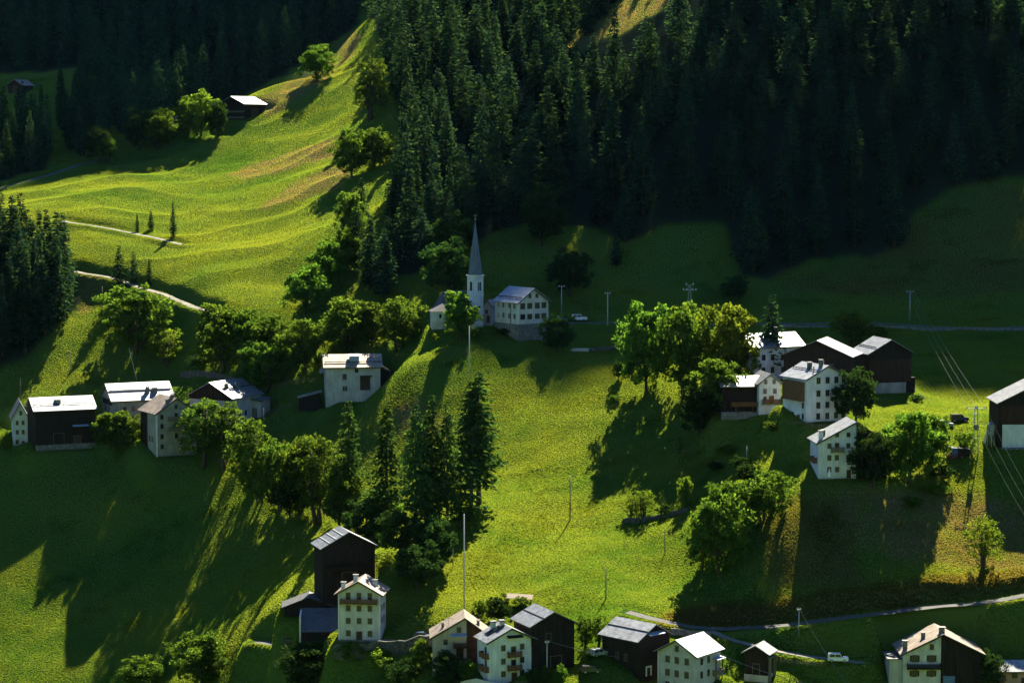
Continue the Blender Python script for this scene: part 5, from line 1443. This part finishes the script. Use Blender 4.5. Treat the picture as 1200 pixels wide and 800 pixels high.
def wall_strip(name, label, line, hgt, thick=.5, mat='stone'):
    g = ground([a for a, b in line], [b for a, b in line]); c = resample(g, 1.5); p0 = c[0]
    rg = np.random.default_rng(len(c)); f = MB()
    t = np.gradient(c[:, :2], axis=0); t /= np.linalg.norm(t, axis=1, keepdims=True) + 1e-9
    V = []
    for a, d in zip(c, t):
        nx, ny = -d[1] * thick / 2, d[0] * thick / 2; z = float(height(a[0], a[1])); h = hgt * (1 + .14 * rg.normal())
        x, y = a[0] - p0[0], a[1] - p0[1]; zz = z - p0[2]
        V += [(x - nx, y - ny, zz - .8), (x + nx, y + ny, zz - .8), (x + nx * .8, y + ny * .8, zz + h), (x - nx * .8, y - ny * .8, zz + h)]
    n = len(c); F = [(0, 1, 2, 3), tuple(4 * (n - 1) + i for i in (3, 2, 1, 0))]
    for i in range(n - 1):
        for j in range(4): F.append((4 * i + j, 4 * i + (j + 1) % 4, 4 * i + 4 + (j + 1) % 4, 4 * i + 4 + j))
    f.add(V, F); o = f.build(name, M[mat]); o.location = tuple(p0); tag(o, label, 'wall'); return o
wall_strip('dry_stone_wall', 'dry stone terrace wall under the small fruit trees on the sunny meadow', [(730, 612), (750, 612), (780, 605), (812, 598)], 1.0, .5, 'stonedark')
wall_strip('retaining_wall', 'long stone retaining wall under the cream house yard', [(392, 766), (430, 766), (470, 763), (510, 758)], 2.4, .8, 'stonedark')
wall_strip('roadside_wall', 'low wall along the hillside road', [(905, 383), (980, 384), (1060, 385), (1130, 386), (1214, 387)], .7, .3, 'stone')
wall_strip('terrace_wall', 'dark terrace wall under the village grove', [(212, 442), (240, 440), (262, 445), (290, 458)], 1.6, .6, 'stonedark')
wall_strip('retaining_wall', 'rough stone wall beside the lower lane junction', [(786, 742), (812, 744), (836, 748)], 1.2, .5)
wall_strip('garden_wall', 'pale garden wall at the bottom edge before the house with flowered balconies', [(540, 804), (575, 806), (610, 806)], 1.2, .4, 'pale')
wall_strip('retaining_wall', 'dark wall on the meadow right of the parish house', [(690, 412), (720, 410), (742, 408)], 1.1, .5, 'stonedark')
# sawn planks and logs lying in front of the dark bush
p = g1(682, 412); rt = thing('wood_pile', 'pile of pale planks on the grass right of the parish house', 'wood pile', tuple(p), R(-4))
rg = random.Random(3)
for i in range(14):
    f = MB(); y = (i % 5) * .5; z = (i // 5) * .28; x = rg.uniform(-.5, .5); f.box(-2.6 + x, 2.6 + x, y, y + .42, z, z + .22)
    f.build('plank', M['pale'], rt)
# lean-to sheet roof on posts behind the barn
p = g1(608, 712); rt = thing('lean_to_roof', 'brownish flat roof on thin posts at the lower meadow edge', 'lean-to', tuple(p), R(-8))
for x in (-2.6, 2.6):
    for y in (0, 2.4): MB().tube((x, y, -.6), (x, y, 2.2 + .12 * y), .07, n=6).build('post', M['postwood'], rt)
a = [(-3, -.4, 2.2), (3, -.4, 2.0), (3, 2.8, 2.5), (-3, 2.8, 2.7)]; MB().hexa(a, [(q[0], q[1], q[2] + .08) for q in a]).build('roof_sheet', M['postwood'], rt)
# garden things beside the mast
p = g1(1116, 536); rt = thing('flower_bed', 'round clump of pink garden flowers under the power mast', 'flowers', tuple(p))
V = RNG.normal(size=(260, 3)) * np.array([1.0, .7, .4]) + np.array([0, 0, .6]); V[:, 2] = np.abs(V[:, 2])
u = unit(RNG.normal(size=(260, 3))); v = unit(np.cross(u, RNG.normal(size=(260, 3)))); cv, cf = cards(V, u, v, np.full(260, .3), np.full(260, .15))
o = bpy.data.objects.new('blossoms', np_mesh('blossoms', cv, cf, 4, M['flower'])); COL.objects.link(o); o.parent = rt
V2 = RNG.normal(size=(300, 3)) * np.array([1.0, .7, .3]) + np.array([0, 0, .3]); cv, cf = cards(V2, unit(RNG.normal(size=(300, 3))), unit(RNG.normal(size=(300, 3))), np.full(300, .3), np.full(300, .12))
o = bpy.data.objects.new('leaves', np_mesh('leaves', cv, cf, 4, M['leafd'])); COL.objects.link(o); o.parent = rt
p = g1(1126, 536); rt = thing('tool_shed', 'low garden shed covered by a blue tarpaulin near the pink flowers', 'shed', tuple(p), R(6))
MB().prism([(-2.2, 0, -1), (2.2, 0, -1), (2.2, 0, 1.9), (-2.2, 0, 2.3)], (0, 2.4, 0)).build('wall', M['wood'], rt)
a = [(-2.5, -.3, 2.36), (2.5, -.3, 1.9), (2.5, 2.7, 1.9), (-2.5, 2.7, 2.36)]; MB().hexa(a, [(q[0], q[1], q[2] + .1) for q in a]).build('roof', M['slate'], rt)
a = [(-2.3, -.32, .6), (-.9, -.32, .6), (-.9, -.34, 2.3), (-2.3, -.34, 2.42)]; MB().hexa(a, [(q[0], q[1] - .06, q[2]) for q in a]).build('tarpaulin', M['tarp'], rt)
# boiler-like pale tank with chute by the right barn
p = g1(1161, 522); rt = thing('feed_silo', 'pale domed silo with a hanging sheet at the corner of the right edge barn', 'silo', tuple(p))
f = MB(); f.cone((0, 0), 1.0, 2.6, 5.0, 12, 0, 1.0); f.cone((0, 0), 1.0, 5.0, 5.7, 12, 0, .35); f.cone((0, 0), .3, 1.2, 2.6, 12, 0, 1.0); f.build('tank', M['metalold'], rt)
f = MB()
for a in range(4): f.tube((.8 * math.cos(a * 1.57), .8 * math.sin(a * 1.57), -1), (.8 * math.cos(a * 1.57), .8 * math.sin(a * 1.57), 2.7), .07, n=6)
f.build('leg_frame', M['steel'], rt); MB().hexa([(-1.9, -.3, .6), (-1.3, -.3, .6), (-.7, -.3, 4.4), (-.95, -.3, 4.4)], [(-1.9, -.22, .6), (-1.3, -.22, .6), (-.7, -.22, 4.4), (-.95, -.22, 4.4)]).build('chute', M['pale'], rt)
# white parasol closed before the small white house
p = g1(971, 561); rt = thing('garden_parasol', 'closed white parasol leaning at the wall of the small white house', 'parasol', (p.x, p.y - 1.2, p.z))
MB().tube((0, 0, -.3), (0, 0, 2.5), .03, n=6).build('pole', M['steel'], rt); MB().cone((0, 0), .42, .7, 2.6, 10, 0, .05).build('canopy', M['ceram'], rt)
# iron bench and cross on the meadow edge left of the church
p = g1(466, 421); rt = thing('garden_bench', 'small dark bench on the bright meadow left of the church', 'bench', tuple(p), R(20))
MB().box(-.9, .9, -.25, .25, .42, .5).build('seat', M['woodnew'], rt); MB().box(-.9, .9, .25, .31, .55, 1.0).build('backrest', M['woodnew'], rt)
for x in (-.75, .75): MB().box(x - .05, x + .05, -.2, .2, -.3, .418).build('leg', M['wood'], rt)

# ------------------------------------------------------------------ added cloud-like blockers, unseen above the picture, there to cast shade
def cloud(name, footprint, dist, r0, n, seed):
    """an added, unseen blocker above the mountain: puffs spread through a bank whose shade falls on the given stretch of slope"""
    g = np.random.default_rng(seed)
    xs = [a for a, b in footprint]; ys = [b for a, b in footprint]
    qx = g.uniform(min(xs), max(xs), n * 4); qy = g.uniform(min(ys), max(ys), n * 4)
    k = in_poly(qx, qy, footprint); P_ = ground(qx[k][:n], qy[k][:n])
    bm = bmesh.new(); bmesh.ops.create_icosphere(bm, subdivisions=2, radius=1.0)
    iv = np.array([v.co[:] for v in bm.verts]); fi = np.array([[v.index for v in f.verts] for f in bm.faces]); bm.free()
    Vs, Fs, b = [], [], 0; sd = np.array(sdir)
    for p in P_:
        r = r0 * (0.7 + 0.6 * g.random()); c = p + sd * (dist + 70 * g.random())
        Vs.append(iv * r * (1 + 0.12 * g.normal(size=(len(iv), 1))) + c); Fs.append(fi + b); b += len(iv)
    o = bpy.data.objects.new(name, np_mesh(name, np.concatenate(Vs), np.concatenate(Fs), 3, M['cloud'], smooth=True)); COL.objects.link(o)
    tag(o, kind='structure'); return o
M['cloud'] = coat('blocker_white', (0.78, 0.79, 0.80), (0.88, 0.88, 0.88), 0.02, bump=0)  # plain white for the puffs of the added blockers
cloud('cloud', [(550, 392), (535, 335), (550, 290), (590, 272), (640, 290), (690, 318), (850, 318), (880, 346), (1000, 345), (1110, 322), (1170, 316), (1215, 330), (1215, 455), (1130, 452), (1060, 440), (980, 420), (880, 415), (760, 415), (690, 425), (640, 412)], 1000, 6.5, 1300, 5)  # added out of view to shade the right meadow and the slope behind the church
cloud('cloud', [(-10, 170), (-10, -30), (420, -30), (400, 25), (350, 62), (300, 95), (252, 112), (190, 150), (140, 172), (60, 195), (-10, 200)], 1000, 16, 260, 6)  # second added bank, out of view, keeps the far left forest in shade
# ------------------------------------------------------------------ HAZE: thin valley air
m, nt, out = mat_new('valley_air')
v = N(nt, 'ShaderNodeVolumePrincipled')
v.inputs['Color'].default_value = (0.25, 0.62, 1.0, 1)
v.inputs['Density'].default_value = 0.000003
v.inputs['Anisotropy'].default_value = 0.3
L(nt, v.outputs[0], out.inputs['Volume']); m.cycles.volume_sampling = 'EQUIANGULAR'
zlo = float(GZ.min()) - 1.0; zhi = float(GZ.max()) + 40.0
o = MB().box(AX[0] - 5, AX[-1] + 5, AY[0] - 5, AY[-1] + 5, zlo, zhi).build('haze', m)
tag(o, 'thin bluish haze hanging in the valley air', 'haze', kind='stuff')
